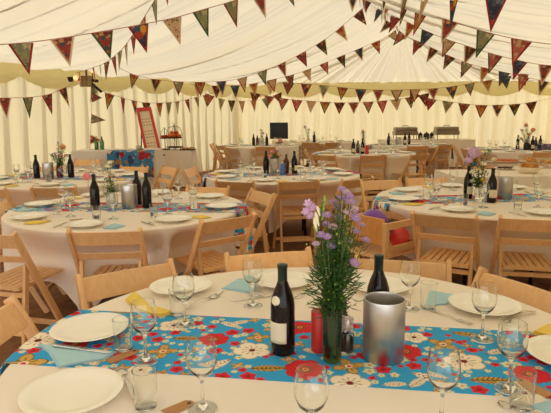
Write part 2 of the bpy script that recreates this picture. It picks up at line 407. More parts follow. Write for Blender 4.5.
def make_runner(name, cx, cy, r, ang, W, over, step, motifs, label, group=None, z=.7523):
    L = 2 * (r + over) + .1; NU = int(L / step); NV = int(W / step)
    u = np.linspace(-L / 2, L / 2, NU + 1); v = np.linspace(-W / 2, W / 2, NV + 1); U, V = np.meshgrid(u, v, indexing='ij')
    Cc = paint(U, V, motifs)
    e = np.sqrt(r * r - V * V) + .016; a = np.abs(U); over_ = np.clip(a - e, 0, None); sg = np.sign(U)
    rc = .012; arc = rc * PI / 2; ph = np.clip(over_ / rc, 0, PI / 2); down = np.clip(over_ - arc, 0, None)
    X = np.where(over_ > 0, e + rc * np.sin(ph) + down * .10 + .006 + .012 * np.sin(V * 34 + 1) * np.minimum(down * 6, 1), a) * sg
    Z = np.where(over_ > 0, z - rc * (1 - np.cos(ph)) - down * .985, z)
    nv = U.size
    top = np.stack([X, V, Z], -1).reshape(-1, 3)
    ca_, sa_ = math.cos(ang), math.sin(ang)
    for i_ in np.nonzero(top[:, 2] < z - .02)[0]:
        x_, y_, z_ = top[i_]; q = push((cx + x_ * ca_ - y_ * sa_, cy + x_ * sa_ + y_ * ca_, z_)); dx_, dy_ = q[0] - cx, q[1] - cy
        top[i_, 0] = dx_ * ca_ + dy_ * sa_ + (.006 if abs(dx_) + abs(dy_) < 9 else 0) * np.sign(x_); top[i_, 1] = -dx_ * sa_ + dy_ * ca_
    me = bpy.data.meshes.new(name)
    idx = np.arange(nv).reshape(U.shape); q = np.stack([idx[:-1, :-1], idx[1:, :-1], idx[1:, 1:], idx[:-1, 1:]], -1).reshape(-1, 4)
    me.vertices.add(nv); me.vertices.foreach_set('co', top.ravel()); nf = len(q)
    me.loops.add(nf * 4); me.loops.foreach_set('vertex_index', q.ravel()); me.polygons.add(nf)
    me.polygons.foreach_set('loop_start', np.arange(nf) * 4); me.polygons.foreach_set('loop_total', np.full(nf, 4)); me.update(calc_edges=True)
    ca = me.color_attributes.new('print', 'FLOAT_COLOR', 'POINT')
    ca.data.foreach_set('color', np.concatenate([Cc.reshape(-1, 3), np.ones((nv, 1))], 1).astype(np.float32).ravel())
    me.materials.append(M['runner'])
    me.polygons.foreach_set('use_smooth', [True] * nf)
    o = bpy.data.objects.new(name, me); COL.objects.link(o); o.location = (cx, cy, 0); o.rotation_euler = (0, 0, ang)
    so = o.modifiers.new('thickness', 'SOLIDIFY'); so.thickness = .0012; so.offset = -1
    return tag(o, label, 'table runner', group)

# ------------------------------------------------------------------ round tables and cloths
CH = [  # x, y of the top of the backrest, yaw, label, group
    (-.66, 2.27, 215, 'beech folding chair behind the yellow napkin of the nearest table', 1),
    (-.04, 2.54, 194, 'beech folding chair behind the nearest table between the first wine bottle and the blue napkin', 1),
    (.58, 2.38, 165, 'beech folding chair behind the steel wine cooler at the nearest table', 1),
    (.98, 2.02, 117, 'steeply angled beech folding chair at the right back of the nearest table', 1),
    (-.98, 1.67, -90, 'beech folding chair cut by the left edge of the photo at the nearest table', 1),
    (-1.0, 3.05, 3, 'beech folding chair squarely in front of the left middle table', 2),
    (-1.69, 3.02, -14, 'beech folding chair at the front left of the left middle table, slatted seat showing', 2),
    (-.30, 3.43, 39, 'beech folding chair beside the hanging turquoise runner end of the left middle table', 2),
    (-.63, 4.99, 165, 'beech folding chair behind the back right plates of the left middle table', 2),
    (-.10, 4.62, 119, 'beech folding chair turned sideways at the right end of the left middle table', 2),
    (-2.16, 4.02, -87, 'beech folding chair at the left end of the left middle table', 2),
    (-1.10, 6.72, -100, 'beech folding chair standing side on between the far left table and the centre table', 5),
    (-2.11, 5.04, 2, 'beech folding chair in front of the far left table', 5),
    (-2.72, 4.98, -14, 'beech folding chair in front of the far left table at the left photo edge', 5),
    (-1.87, 7.12, 160, 'beech folding chair behind the far left table below the floral cloth', 5),
    (-1.36, 6.98, 128, 'second beech folding chair below the floral cloth of the veiled counter, the right one', 5),
    (-3.0, 7.3, 205, 'beech folding chair behind the far left table beside its left wine bottle', 5),
    (-2.93, 8.4, 174, 'beech folding chair in front of the grey veiled counter', 6),
    (-.42, 5.38, -20, 'beech folding chair at the front left of the centre table', 3),
    (.24, 5.36, 8, 'beech folding chair at the front of the centre table below the blue candle', 3),
    (.86, 5.50, 33, 'beech folding chair at the front right of the centre table', 3),
    (1.07, 5.42, 190, 'beech folding chair behind the left plates of the right middle table', 4),
    (1.57, 5.56, 182, 'beech folding chair behind the middle of the right middle table', 4),
    (1.10, 3.45, -30, 'beech folding chair at the front left of the right middle table, slatted seat showing', 4),
    (1.64, 3.31, -14, 'beech folding chair at the front of the right middle table near the right photo edge', 4),
    (1.60, 8.72, -4, 'beech folding chair in front of the distant table with the red candle', 9),
    (.80, 8.86, -30, 'beech folding chair left of the distant table with the red candle, seen from behind', 9),
    (2.38, 8.78, 34, 'beech folding chair at the front right of the distant table with the red candle', 9),
    (.56, 10.1, -95, 'beech folding chair side on, between the centre table bottles and the red candle table', 9),
    (2.98, 11.2, -4, 'beech folding chair in front of the silver food warmers table', 10),
    (3.66, 11.5, 30, 'beech folding chair right of the table in front of the silver food warmers', 10),
    (-1.50, 12.6, -90, 'leaning beech folding chair at the left end of the table before the black screen', 7),
    (-1.22, 11.9, -58, 'beech folding chair at the front left of the table before the black screen', 7),
    (-.20, 11.4, 5, 'beech folding chair in front of the black screen table, behind the centre table', 7),
    (.85, 12.95, -10, 'left beech folding chair in front of the small distant table', 8),
    (1.42, 12.98, 18, 'right beech folding chair in front of the small distant table', 8),
    (3.62, 10.9, -110, 'beech folding chair at the left end of the far right table, the one farther back', 11),
    (3.58, 9.95, -75, 'beech folding chair at the left end of the far right table, the nearer one', 11),
    (4.62, 9.10, -8, 'beech folding chair in front of the far right table at the right photo edge', 11),
]
def push(P):
    """cloth gives way to the chairs pushed under it"""
    x, y, z = P
    for cx, cy, yaw, *_ in CH + [(.589, 3.817, -64)]:
        a = R(yaw); ox, oy = cx - math.sin(a) * .235, cy + math.cos(a) * .235
        dx, dy = x - ox, y - oy
        if dx * dx + dy * dy > .5: continue
        lx, ly = dx * math.cos(a) + dy * math.sin(a), -dx * math.sin(a) + dy * math.cos(a)
        wx = min(1, max(0, (.36 - abs(lx)) / .12)); wz = min(1, max(0, (.712 - z) / .18))
        if ly < .262 and ly > -.4:
            d = (.262 - ly) * (wx * wx * (3 - 2 * wx)) * wz ** .8
            lim = max(0, (-.215 + .0) - ly) if z > .5 else 0
            ly += d; x, y = ox + lx * math.cos(a) - ly * math.sin(a), oy + lx * math.sin(a) + ly * math.cos(a)
    return x, y, z
def cloth_mesh(r, half, corner, seed, n=180, top=.751, cx=0, cy=0):
    g = random.Random(seed); p1, p2 = g.uniform(0, 6), g.uniform(0, 6); m = MB(); V = [(0, 0, top)]; rows = []
    radii = [.25 * r, .5 * r, .75 * r, .93 * r, r]
    for rr in radii: V += [(rr * math.cos(2 * PI * k / n), rr * math.sin(2 * PI * k / n), top) for k in range(n)]
    rc = .012
    for a in (30, 60, 90): V += [((r + rc * math.sin(R(a))) * math.cos(2 * PI * k / n), (r + rc * math.sin(R(a))) * math.sin(2 * PI * k / n), top - rc * (1 - math.cos(R(a)))) for k in range(n)]
    ND = 12
    for j in range(1, ND + 1):
        t = j / ND
        for k in range(n):
            th = 2 * PI * k / n; ph = (th - corner + PI / 4) % (PI / 2) - PI / 4       # 0 at a corner
            edge = half / max(math.cos(abs(PI / 4 - abs(ph)) ), .7071)
            drop = (half - r) + .04 * (1 - math.cos(4 * ph)) + .27 * math.exp(-(ph / .20) ** 2); cb = math.exp(-(ph / .16) ** 2)
            f = .018 * math.cos(11 * th + p1) + .014 * math.cos(17 * th + p2) + .06 * cb - .03 * math.exp(-((abs(ph) - .3) / .1) ** 2)
            rad = r + rc + t * (-.01 + f) * (drop / .5) + .004 * math.sin(PI * t)
            q = push((cx + rad * math.cos(th), cy + rad * math.sin(th), top - rc - (drop - rc) * t)); V.append((q[0] - cx, q[1] - cy, q[2]))
    R_ = len(radii) + 3 + ND
    Fc = [(0, 1 + k, 1 + (k + 1) % n) for k in range(n)]
    Fc += [(1 + i * n + k, 1 + (i + 1) * n + k, 1 + (i + 1) * n + (k + 1) % n, 1 + i * n + (k + 1) % n) for i in range(R_ - 1) for k in range(n)]
    m.add(V, Fc); return m
TABLE = {}
def round_table(key, cx, cy, r, corner, where, half=1.24):
    t = empty('round_table', (cx, cy, 0), 0, 'round trestle under cloth, the ' + where, 'table', 'round banquet tables')
    MB().lathe([(0, .722), (r - .01, .722), (r - .003, .735), (r - .01, .748), (0, .748)], 64).build('tabletop', M['panel'], t, smooth=True)
    for k in range(4):
        a = PI / 4 + k * PI / 2; MB().tube([(.36 * math.cos(a), .36 * math.sin(a), .722), (.38 * math.cos(a), .38 * math.sin(a), .0)], .016, 10).build('leg', M['iron'], t, smooth=True)
    c = cloth_mesh(r, half, corner, hash(key) % 97 if False else sum(map(ord, key)), top=.7508, cx=cx, cy=cy).build('tablecloth', M['cloth'], None, (cx, cy, 0), 0, smooth=True, angle=60)
    tag(c, 'cream cloth draped over the ' + where, 'tablecloth', 'cream tablecloths')
    TABLE[key] = (cx, cy, r, where); return t
T = dict(T1=(.12, 1.52), T2=(-1.14, 4.12), T3=(.08, 6.4), T4=(1.78, 4.4), T5=(-2.45, 6.2), T7=(-.35, 12.6), T8=(1.12, 14.05), T9=(1.65, 9.9), T10=(3.1, 12.4), T11=(4.68, 10.4))
WH = dict(T1='nearest table in the foreground', T2='left middle table with the pink rose in a bottle', T3='centre table with the blue candle',
          T4='right middle table with the two labelled wine bottles', T5='far left table beside the tent wall', T7='distant table in front of the black screen',
          T8='small distant table right of the black screen', T9='distant table with the red candle', T10='distant table in front of the silver food warmers', T11='far right table with the orange flowers')
for k, cr_ in dict(T1=40, T2=-100, T3=-95, T4=-108, T5=-60, T7=20, T8=0, T9=-70, T10=-40, T11=-100).items():
    round_table(k, T[k][0], T[k][1], .885 if k in ('T1', 'T2') else .915, R(cr_), WH[k])
# ------------------------------------------------------------------ folding beech chairs
def make_chair():
    root = empty('folding_chair'); tag(root, cat='chair')
    b = .003
    def yb(z): return -.235 + (.80 - z) * (.43 / .80)
    for s in (-1, 1):
        m = MB().beam((s * .205, yb(.80), .80), (s * .205, yb(0), 0), .022, .044); m.build('back_post', M['beech'], root, bevel=.006)
        MB().beam((s * .176, yb(.585), .585), (s * .176, -.205, 0), .022, .036).build('rear_leg', M['beech'], root, bevel=b)
    def rail(z0, z1, t, bow, half=.195):
        V = []; N = 8
        for i in range(N + 1):
            x = -half + 2 * half * i / N; o_ = -bow * math.cos(PI / 2 * x / half)
            for z, e in ((z0, 0), (z1, 0), (z1, t), (z0, t)): V.append((x, yb(z) + o_ + e - .004, z))
        Fc = [(i * 4 + a, i * 4 + (a + 1) % 4, (i + 1) * 4 + (a + 1) % 4, (i + 1) * 4 + a) for i in range(N) for a in range(4)] + [(0, 1, 2, 3), (N * 4 + 3, N * 4 + 2, N * 4 + 1, N * 4)]
        m = MB(); m.add(V, Fc); return m
    rail(.695, .785, .016, .014).build('top_rail', M['beech'], root, bevel=.003)
    rail(.595, .640, .014, .012).build('lower_rail', M['beech'], root, bevel=.003)
    m = MB(); z = .447
    m.box((0, -.165, z), (.326, .03, .022)); m.box((0, .215, z), (.326, .034, .022))
    for s in (-1, 1): m.box((s * .150, .025, z), (.026, .35, .022))
    for k in range(6): m.box((-.1125 + k * .045, .025, z + .006), (.034, .352, .012))
    m.build('seat', M['beech'], root, bevel=.002)
    MB().beam((-.165, -.176, .17), (.165, -.176, .17), .034, .018, (0, 0, 1)).build('stretcher', M['beech'], root, bevel=b)
    MB().beam((-.195, yb(.12), .12), (.195, yb(.12), .12), .034, .018, (0, 0, 1)).build('stretcher', M['beech'], root, bevel=b)
    MB().beam((-.165, -.148, .40), (.165, -.148, .40), .03, .018, (0, 0, 1)).build('seat_support', M['beech'], root, bevel=b)
    return root
for x, y, yaw, lb, g_ in CH:
    a = R(yaw); ox, oy = x - math.sin(a) * .235, y + math.cos(a) * .235
    o = place('chair', make_chair, (ox, oy, 0), a, lb, 'chair', 'folding chairs')

# ------------------------------------------------------------------ tableware
def make_plate():
    p = [(0, .006), (.075, .006), (.09, .009), (.105, .015), (.128, .0215), (.131, .0235), (.128, .0245), (.104, .0185), (.088, .0125), (.072, .0095), (0, .009)]
    m = MB(); m.lathe(p, 56); m.lathe([(.058, .0062), (.060, 0), (.065, 0), (.068, .0062)], 56)
    m.v = [(a * .95, b * .95, c) for a, b, c in m.v]
    return m.build('dinner_plate', M['plate'], smooth=True, angle=50)
def make_wine_glass(n=32):
    s = MB(); s.lathe([(0, .004), (.012, .0045), (.031, .0015), (.033, 0), (.0325, .0025), (.014, .007), (.005, .014), (.004, .03), (.0038, .06), (.0055, .072),
                       (.014, .078), (.026, .090), (.0335, .108), (.0345, .122), (.0325, .142), (.0295, .160), (.0285, .160), (.0315, .142), (.0335, .122), (.0325, .108), (.025, .092), (.012, .081), (0, .079)], n)
    s.v = [(a * 1.08, b * 1.08, c * 1.12) for a, b, c in s.v]
    return s.build('wine_glass', M['glass'], smooth=True, angle=60)
def make_tumbler(n=28):
    s = MB(); s.lathe([(0, 0), (.024, 0), (.0265, .003), (.0285, .05), (.0300, .105), (.0285, .105), (.027, .05), (.0245, .010), (0, .008)], n)
    s.v = [(a, b, c * .92) for a, b, c in s.v]
    return s.build('tumbler', M['glass'], smooth=True, angle=50)
def make_spoon():
    m = MB(); V = []; N = 14; A = 6
    for i in range(N + 1):
        t = i / N; L = -.085 + t * .19
        if t < .28: q = t / .28; w_ = .021 * math.sin(PI * min(q * .93 + .05, 1)) ** .6; d = -.006 * math.sin(PI * q)
        else: q = (t - .28) / .72; w_ = .004 + .005 * q ** 2; d = .010 * math.sin(PI * q)
        for j in range(A + 1):
            a = -1 + 2 * j / A; V.append((L, w_ * a, .008 + d - (.004 * (1 - a * a) if t < .28 else 0)))
    m.add(V, [(i * 7 + j, (i + 1) * 7 + j, (i + 1) * 7 + j + 1, i * 7 + j + 1) for i in range(N) for j in range(A)])
    o = m.build('spoon', M['cutlery'], smooth=True, angle=80); s = o.modifiers.new('thickness', 'SOLIDIFY'); s.thickness = .0016; return o
def make_fork():
    m = MB()
    for k in range(4): m.beam((-.095, -.009 + k * .006, .006), (-.05, -.009 + k * .006, .003), .003, .0016, (0, 1, 0))
    m.beam((-.052, 0, .003), (-.030, 0, .0045), .0215, .002, (0, 1, 0)); m.beam((-.032, 0, .0045), (-.010, 0, .009), .010, .002, (0, 1, 0))
    m.beam((-.012, 0, .009), (.05, 0, .008), .006, .0022, (0, 1, 0)); m.beam((.048, 0, .008), (.10, 0, .003), .012, .0022, (0, 1, 0))
    return m.build('fork', M['cutlery'], bevel=.0005)
def make_knife():
    m = MB(); m.add([(-.11, .002, .001), (-.09, -.008, .001), (.005, -.0085, .001), (.005, .006, .001), (-.095, .008, .001),
                     (-.11, .002, .003), (-.09, -.008, .003), (.005, -.0085, .003), (.005, .006, .003), (-.095, .008, .003)],
                    [(4, 3, 2, 1, 0), (5, 6, 7, 8, 9), (0, 1, 6, 5), (1, 2, 7, 6), (2, 3, 8, 7), (3, 4, 9, 8), (4, 0, 5, 9)])
    m.beam((.004, 0, .003), (.11, 0, .0045), .014, .006, (0, 1, 0)); return m.build('knife', M['cutlery'], bevel=.001)
def nap_mesh(pts, h=.004, layers=2):
    m = MB(); n = len(pts)
    for k in range(layers):
        sc = 1 - .05 * k; z0 = k * h / layers; z1 = z0 + h / layers * .8
        P = [(x * sc + .002 * k, y * sc - .003 * k) for x, y in pts]
        m.add([(x, y, z0) for x, y in P] + [(x, y, z1) for x, y in P], [tuple(range(n))[::-1], tuple(range(n, 2 * n))] + [(i, (i + 1) % n, n + (i + 1) % n, n + i) for i in range(n)])
    return m
def make_napkin(col): return lambda: nap_mesh([(-.085, -.04), (.075, -.055), (.09, .035), (-.02, .06)], .006, 3).build('paper_napkin', M[col], bevel=.0006)
def make_bottle(mat='bottle', lab=True, foil=True, hgt=1.0, upper=False):
    def f():
        root = empty('wine_bottle')
        body = MB().lathe([(0, .006), (.025, .006), (.034, 0), (.038, .006), (.0385, .03), (.0385, .165), (.036, .185), (.028, .212), (.019, .234), (.0148, .248), (.0142, .29), (.0155, .291), (.0155, .297), (.0125, .299), (0, .299)], 32).build('bottle_body', M[mat], root, smooth=True, angle=50)
        if foil: MB().lathe([(.0152, .243), (.0152, .288), (.0163, .289), (.0163, .300), (.013, .3015), (0, .3015)], 24).build('foil_capsule', M['foil'], root, smooth=True, angle=50)
        def patch(z0, z1, a0, a1, rr, name, shape=None):
            V = []; N = 12; NZ = 6
            for i in range(N + 1):
                a = a0 + (a1 - a0) * i / N
                for j in range(NZ + 1):
                    t = j / NZ; z = z0 + (z1 - z0) * t; aa = a
                    if shape: k_ = math.sqrt(max(0, 1 - (2 * t - 1) ** 2)); am = (a0 + a1) / 2; aa = am + (a - am) * max(k_, .05)
                    rad = rr(z); V.append((rad * math.cos(aa), rad * math.sin(aa), z))
            n = NZ + 1; mm = MB(); mm.add(V, [(i * n + j, (i + 1) * n + j, (i + 1) * n + j + 1, i * n + j + 1) for i in range(N) for j in range(NZ)]); 
            o = mm.build(name, M['label'], body, smooth=True); s = o.modifiers.new('thickness', 'SOLIDIFY'); s.thickness = .0006; s.offset = 1; return o
        if lab: patch(.045, .115, -PI / 2 - .95, -PI / 2 + .95, lambda z: .0388, 'paper_label')
        if upper: patch(.172, .203, -PI / 2 - .5, -PI / 2 + .42, lambda z: (.0385 - (z - .165) * .125 if z < .185 else .036 - (z - .185) * .296) + .0012, 'shoulder_label', 1)
        root.scale = (.93, .93, hgt * .9); return root
    return f
def make_cooler():
    m = MB(); m.lathe([(0, .002), (.053, .002), (.056, 0), (.0595, .004), (.0600, .175), (.0590, .179), (.0560, .179), (.0548, .175), (.0535, .012), (0, .010)], 64)
    return m.build('wine_cooler', M['steel'], smooth=True, angle=50)
def make_candle(mat, r=.028, h=.125):
    def f():
        root = empty('pillar_candle')
        MB().lathe([(0, 0), (r - .001, 0), (r, .002), (r, h - .004), (r - .003, h), (r * .6, h - .002), (0, h - .005)], 32).build('wax', M[mat], root, smooth=True, angle=50)
        MB().tube([(0, 0, h - .006), (.001, 0, h + .004)], .0012, 6).build('wick', M['black'], root); return root
    return f
def petals(m, c, r, n, up, droop=.15, mi=0, wd=.5, cup=0):      # a ring of petals on axis up
    c = Vector(c); up = Vector(up).normalized(); a = up.cross(Vector((.3, .9, .2))).normalized(); b = up.cross(a)
    for k in range(n):
        th = 2 * PI * k / n; d = a * math.cos(th) + b * math.sin(th); s = up.cross(d); w_ = r * wd * 2.4 / n ** .5 * .5
        P = [c, c + d * r * .55 + s * w_ + up * r * cup, c + d * r + s * w_ * .35 - up * r * droop + up * r * cup * 2, c + d * r - s * w_ * .35 - up * r * droop + up * r * cup * 2, c + d * r * .55 - s * w_ + up * r * cup]
        m.add(P + [q - up * r * .04 for q in P], [(0, 1, 2, 3, 4), (9, 8, 7, 6, 5)] + [(i, 5 + i, 5 + (i + 1) % 5, (i + 1) % 5) for i in range(5)], mi)
def aster(root, c, r, up, mat='lilac', n=14, name='flower_head', cen='yolk'):
    m = MB(); petals(m, c, r, n, up, .12); petals(m, Vector(c) + Vector(up).normalized() * r * .08, r * .72, n - 3, up, -.1)
    cc = Vector(c) + Vector(up).normalized() * r * .12; m.ball(cc, r * .2, 8, .6, 1)
    return m.build(name, [M[mat], M[cen]], root)
def blossom(root, c, r, mat, name='flower_head', seed=0, layers=4):   # a full round flower such as a rose or hydrangea
    g = random.Random(seed); m = MB()
    for k in range(layers * 7):
        th = g.uniform(0, 2 * PI); ph = math.acos(g.uniform(-.5, 1)); d = Vector((math.sin(ph) * math.cos(th), math.sin(ph) * math.sin(th), math.cos(ph)))
        petals(m, Vector(c) + d * r * .62, r * .42, 4, d, .1, wd=.8)
    m.ball(c, r * .62, 10)
    return m.build(name, M[mat], root)
def leaf(m, p, d, L, w_, mi=0):
    p, d = Vector(p), Vector(d).normalized(); s = d.cross(Vector((0, 0, 1))); s = s.normalized() if s.length > .01 else Vector((1, 0, 0)); u = s.cross(d) * .12
    P = [p, p + d * L * .4 + s * w_ - u * L, p + d * L - Vector((0, 0, L * .1)), p + d * L * .4 - s * w_ - u * L]
    m.add(P + [q + u.normalized() * .0005 for q in P], [(0, 1, 2, 3), (7, 6, 5, 4), (0, 4, 5, 1), (1, 5, 6, 2), (2, 6, 7, 3), (3, 7, 4, 0)], mi)

ZC = .7512; ZR = .7535      # on the cloth, on the runner
# --- nearest table
T1x, T1y = T['T1']; A1 = R(-8.7); rc_ = at(283, 350)
RC = (T1x, 1.525)
def to_uv(px, py):
    X, Y = at(px, py); dx, dy = X - RC[0], Y - RC[1]; return (dx * math.cos(A1) + dy * math.sin(A1), -dx * math.sin(A1) + dy * math.cos(A1))
big = []
for kd, px, py, s, rot in [('white', 174, 326, .062, .3), ('white', 252, 351, .068, .9), ('white', 350, 384, .066, .2), ('white', 464, 362, .070, .6), ('white', 338, 352, .045, 2),
    ('white', 414, 338, .05, 1.1), ('red', 214, 340, .056, .4), ('red', 300, 328, .06, 1), ('red', 305, 370, .068, .3), ('red', 406, 352, .055, 1.4), ('red', 545, 352, .05, 0),
    ('leaf', 187, 339, .052, .1), ('leaf', 268, 369, .058, .15), ('leaf', 490, 381, .062, .1), ('leaf', 467, 335, .055, -.2), ('musf', 349, 367, .056, .4), ('musf', 443, 345, .056, .9),
    ('musf', 163, 352, .055, .2), ('musf', 258, 338, .045, 1.9), ('musf', 115, 325, .045, .9), ('leaf', 120, 312, .05, -.2), ('wleaf', 230, 325, .05, -.5), ('wleaf', 240, 323, .045, .6), ('wleaf', 216, 366, .06, .9), ('wleaf', 205, 371, .04, 2.4),
    ('wleaf', 315, 352, .05, -.3), ('wleaf', 431, 379, .06, -.5), ('wleaf', 418, 383, .045, .9), ('wleaf', 498, 352, .05, .5), ('white', 140, 371, .045, .4), ('white', 95, 360, .045, 1.4), ('red', 75, 345, .05, .6),
    ('white', 525, 392, .06, .6), ('red', 530, 375, .06, .2), ('leaf', 384, 340, .045, .6), ('wleaf', 395, 385, .04, .2)]:
    u_, v_ = to_uv(px, py); big.append((kd, u_, v_, s * .88, rot))
make_runner('table_runner', RC[0], RC[1], .885, A1, .43, .22, .003, runner_motifs(3, 2.4, .43, big), 'turquoise floral cotton runner across the nearest table', 'turquoise floral runners', .7524)
def on(px, py, z=ZC): x, y = at(px, py, z); return (x, y, z)
for (px, py, lb) in [(91, 333, 'white dinner plate above the blue napkin at the left end of the nearest table'), (73, 398, 'white dinner plate at the bottom left corner of the photo, the largest one'),
                     (181, 290, 'white dinner plate behind the yellow napkin of the nearest table'), (283, 284, 'white dinner plate behind the first wine bottle of the nearest table'),
                     (380, 289, 'white dinner plate behind the steel cooler of the nearest table'), (484, 309, 'white dinner plate at the back right of the nearest table'),
                     (572, 360, 'white dinner plate cut by the right photo edge of the nearest table')]:
    place('plate', make_plate, on(px, py, ZR if py in (333, 360) else ZC), 0, lb, 'plate', 'dinner plates')
WG = [(203, 409, 'wine glass at the front left of the nearest table beside the kraft tag'), (146, 361, 'wine glass standing on the left part of the floral runner'), (185, 325, 'wine glass beside the plate behind the yellow napkin'),
      (311, 448, 'wine glass at the bottom middle of the photo'), (253, 306, 'wine glass left of the first wine bottle by the blue napkin'), (409, 309, 'wine glass right of the second wine bottle, behind the cooler'),
      (482, 339, 'wine glass in front of the back right plate of the nearest table'), (509, 389, 'wine glass on the right part of the floral runner'), (441, 424, 'wine glass at the bottom right of the runner, half over the cloth')]
for px, py, lb in WG: place('wg', make_wine_glass, on(px, py, ZR if (330 < py < 390) else ZC), 0, lb, 'wine glass', 'stemmed wine glasses')
for px, py, lb in [(146, 407, 'tumbler at the bottom left beside the largest wine glass'), (124, 349, 'tumbler at the edge of the left plate on the runner'), (178, 315, 'tumbler left of the wine glass by the yellow napkin'),
                   (256, 295, 'tumbler behind the wine glass left of the first wine bottle'), (428, 308, 'tumbler right of the steel wine cooler'), (521, 407, 'tumbler at the bottom right of the nearest table'),
                   (507, 350, 'tumbler behind the wine glass on the right part of the runner'), (394, 308, 'tumbler tucked behind the steel cooler, below the back plate')]:
    if 'tucked' in lb: continue
    place('tum', make_tumbler, on(px, py, ZR if 330 < py < 390 else ZC), 0, lb, 'glass', 'straight tumblers')
b1 = make_bottle('bottle', True, True, 1, True)(); b1.location = on(283, 352, ZR); b1.rotation_euler.z = R(-38)
tag(b1, 'dark wine bottle with oval shoulder label left of the red candle', 'wine bottle')
b2 = make_bottle('bottle', False)(); b2.location = on(377, 338, ZR); tag(b2, 'dark wine bottle standing behind the steel wine cooler', 'wine bottle')
place('cooler', make_cooler, on(383, 357, ZR), 0, 'brushed steel wine cooler on the nearest table', 'wine cooler', 'steel wine coolers')
place('candle_red', make_candle('red', .027, .125), on(320, 350, ZR), 0, 'red pillar candle left of the green vase on the nearest table', 'candle')
# condiment jar with beaded lid
sj = empty('shaker_jar', on(347, 351, ZR), 0, 'small glass shaker with dark pepper and a pearly beaded top', 'shaker')
MB().lathe([(0, 0), (.019, 0), (.021, .003), (.021, .05), (.015, .06), (.014, .06), (.0195, .049), (.0195, .004), (0, .003)], 24).build('jar', M['glass'], sj, smooth=True)
MB().lathe([(0, .004), (.018, .004), (.018, .044), (0, .046)], 20).build('pepper', M['pepper'], sj, smooth=True)
mt = MB(); g = random.Random(4)
for k in range(24): mt.ball((.013 * math.cos(k * 1.05) * (1 + .2 * (k % 3)), .013 * math.sin(k * 1.05) * (1 + .2 * (k % 3)), .060 + k * .0021), .0058, 8)
mt.ball((0, 0, .085), .016, 12, 1.6); mt.build('beaded_top', M['pearl'], sj, smooth=True)
sb = empty('sauce_bottle', on(343, 341, ZR), 0, 'slim dark red bottle hidden behind the green vase', 'bottle')
MB().lathe([(0, 0), (.017, 0), (.018, .003), (.018, .075), (.012, .09), (.009, .10), (.009, .115), (0, .115)], 24).build('bottle_body', plain('dark_red_glass', (.09, .012, .012, 1), .1, coat=.5), sb, smooth=True)
MB().lathe([(.0095, .112), (.0105, .112), (.0105, .13), (0, .131)], 20).build('cap', M['black'], sb, smooth=True)

# --- vase bouquet on the nearest table
vx, vy, vz = on(332, 361, ZR); YV = vy
vase = empty('flower_vase', (vx, vy, vz), 0, 'tall green glass vase of lilac asters in the middle of the nearest table', 'vase of flowers')
MB().lathe([(0, 0), (.022, 0), (.026, .003), (.027, .02), (.028, .165), (.0265, .165), (.0255, .02), (0, .012)], 28).build('glass_vase', M['green_glass'], vase, smooth=True, angle=60)
off = Vector((vx, vy, vz)); g = random.Random(11)
heads = [(346, 191, 6), (340, 197, 6), (351, 201, 6.5), (338, 206, 7), (354, 209, 7), (327, 214, 7), (339, 217, 7), (356, 217, 7.5), (333, 226, 7.5), (356, 230, 7.5), (321, 234, 6.5), (366, 239, 6.5), (316, 243, 6), (331, 245, 7), (343, 258, 5.5), (355, 262, 7.5), (317, 268, 6), (344, 197, 7), (350, 195, 6), (334, 201, 6), (347, 212, 6), (326, 223, 5.5), (362, 224, 6), (327, 236, 6), (349, 240, 6), (342, 188, 6)]
sm = MB(); lm = MB()
for i, (px, py, rp) in enumerate(heads):
    Yd = YV + .05 * math.sin(i * 2.4) + (-.01)
    p = atd(px, py, Yd) - off; base = Vector((.014 * math.cos(i * 2.1), .014 * math.sin(i * 2.1), .015)); mid = Vector((p.x * .45, p.y * .5, .17 + (p.z - .17) * .35))
    neck = Vector((.016 * math.cos(i * 1.9), .016 * math.sin(i * 1.9), .15))
    pts = [base, neck, mid, p]
    sm.tube(pts, [.0022, .002, .0016, .0012], 5)
    aster(vase, p, rp * 1.55 / 535 * .70, (p.x * 1.5 + g.uniform(-.1, .1), p.y - .25, .35 + .4 * g.random()), 'lilac' if i % 4 else 'lilac2', 15)
    for k in range(34):
        t = g.uniform(.0, .93); q = neck.lerp(mid, t * 2) if t < .5 else mid.lerp(p, t * 2 - 1)
        th = g.uniform(0, 2 * PI); leaf(lm, q, (math.cos(th), math.sin(th), g.uniform(.1, 1.1)), g.uniform(.022, .045), .0028)
for k in range(620):       # fine dense foliage at the neck of the vase
    hz = g.random() ** .8; rad = .018 + .050 * math.sin(PI * min(1, hz * .9 + .1)); th = g.uniform(0, 2 * PI); z_ = .135 + .19 * hz
    rr_ = rad * g.uniform(.2, 1); q = Vector((rr_ * math.cos(th), rr_ * math.sin(th), z_)); leaf(lm, q, (math.cos(th), math.sin(th), g.uniform(-.3, 1.2)), g.uniform(.02, .042), .0032)
for k in range(9):
    a = k * 2.399; sm.tube([(.017 * math.cos(a), .017 * math.sin(a), .013), (.012 * math.cos(a + 1), .012 * math.sin(a + 1), .10), (.02 * math.cos(a), .02 * math.sin(a), .18), (.03 * math.cos(a), .03 * math.sin(a), .26)], .0024, 5)
lm.build('foliage', M['leaf'], vase); 
bm_ = MB()
for k in range(70):
    th = g.uniform(0, 2 * PI); q = Vector((g.uniform(.015, .075) * math.cos(th), g.uniform(.01, .05) * math.sin(th), g.uniform(.17, .40))); bm_.ball(q, g.uniform(.0022, .004), 6)
tag(bm_.build('seed_buds', M['bud'], vase), kind='stuff')
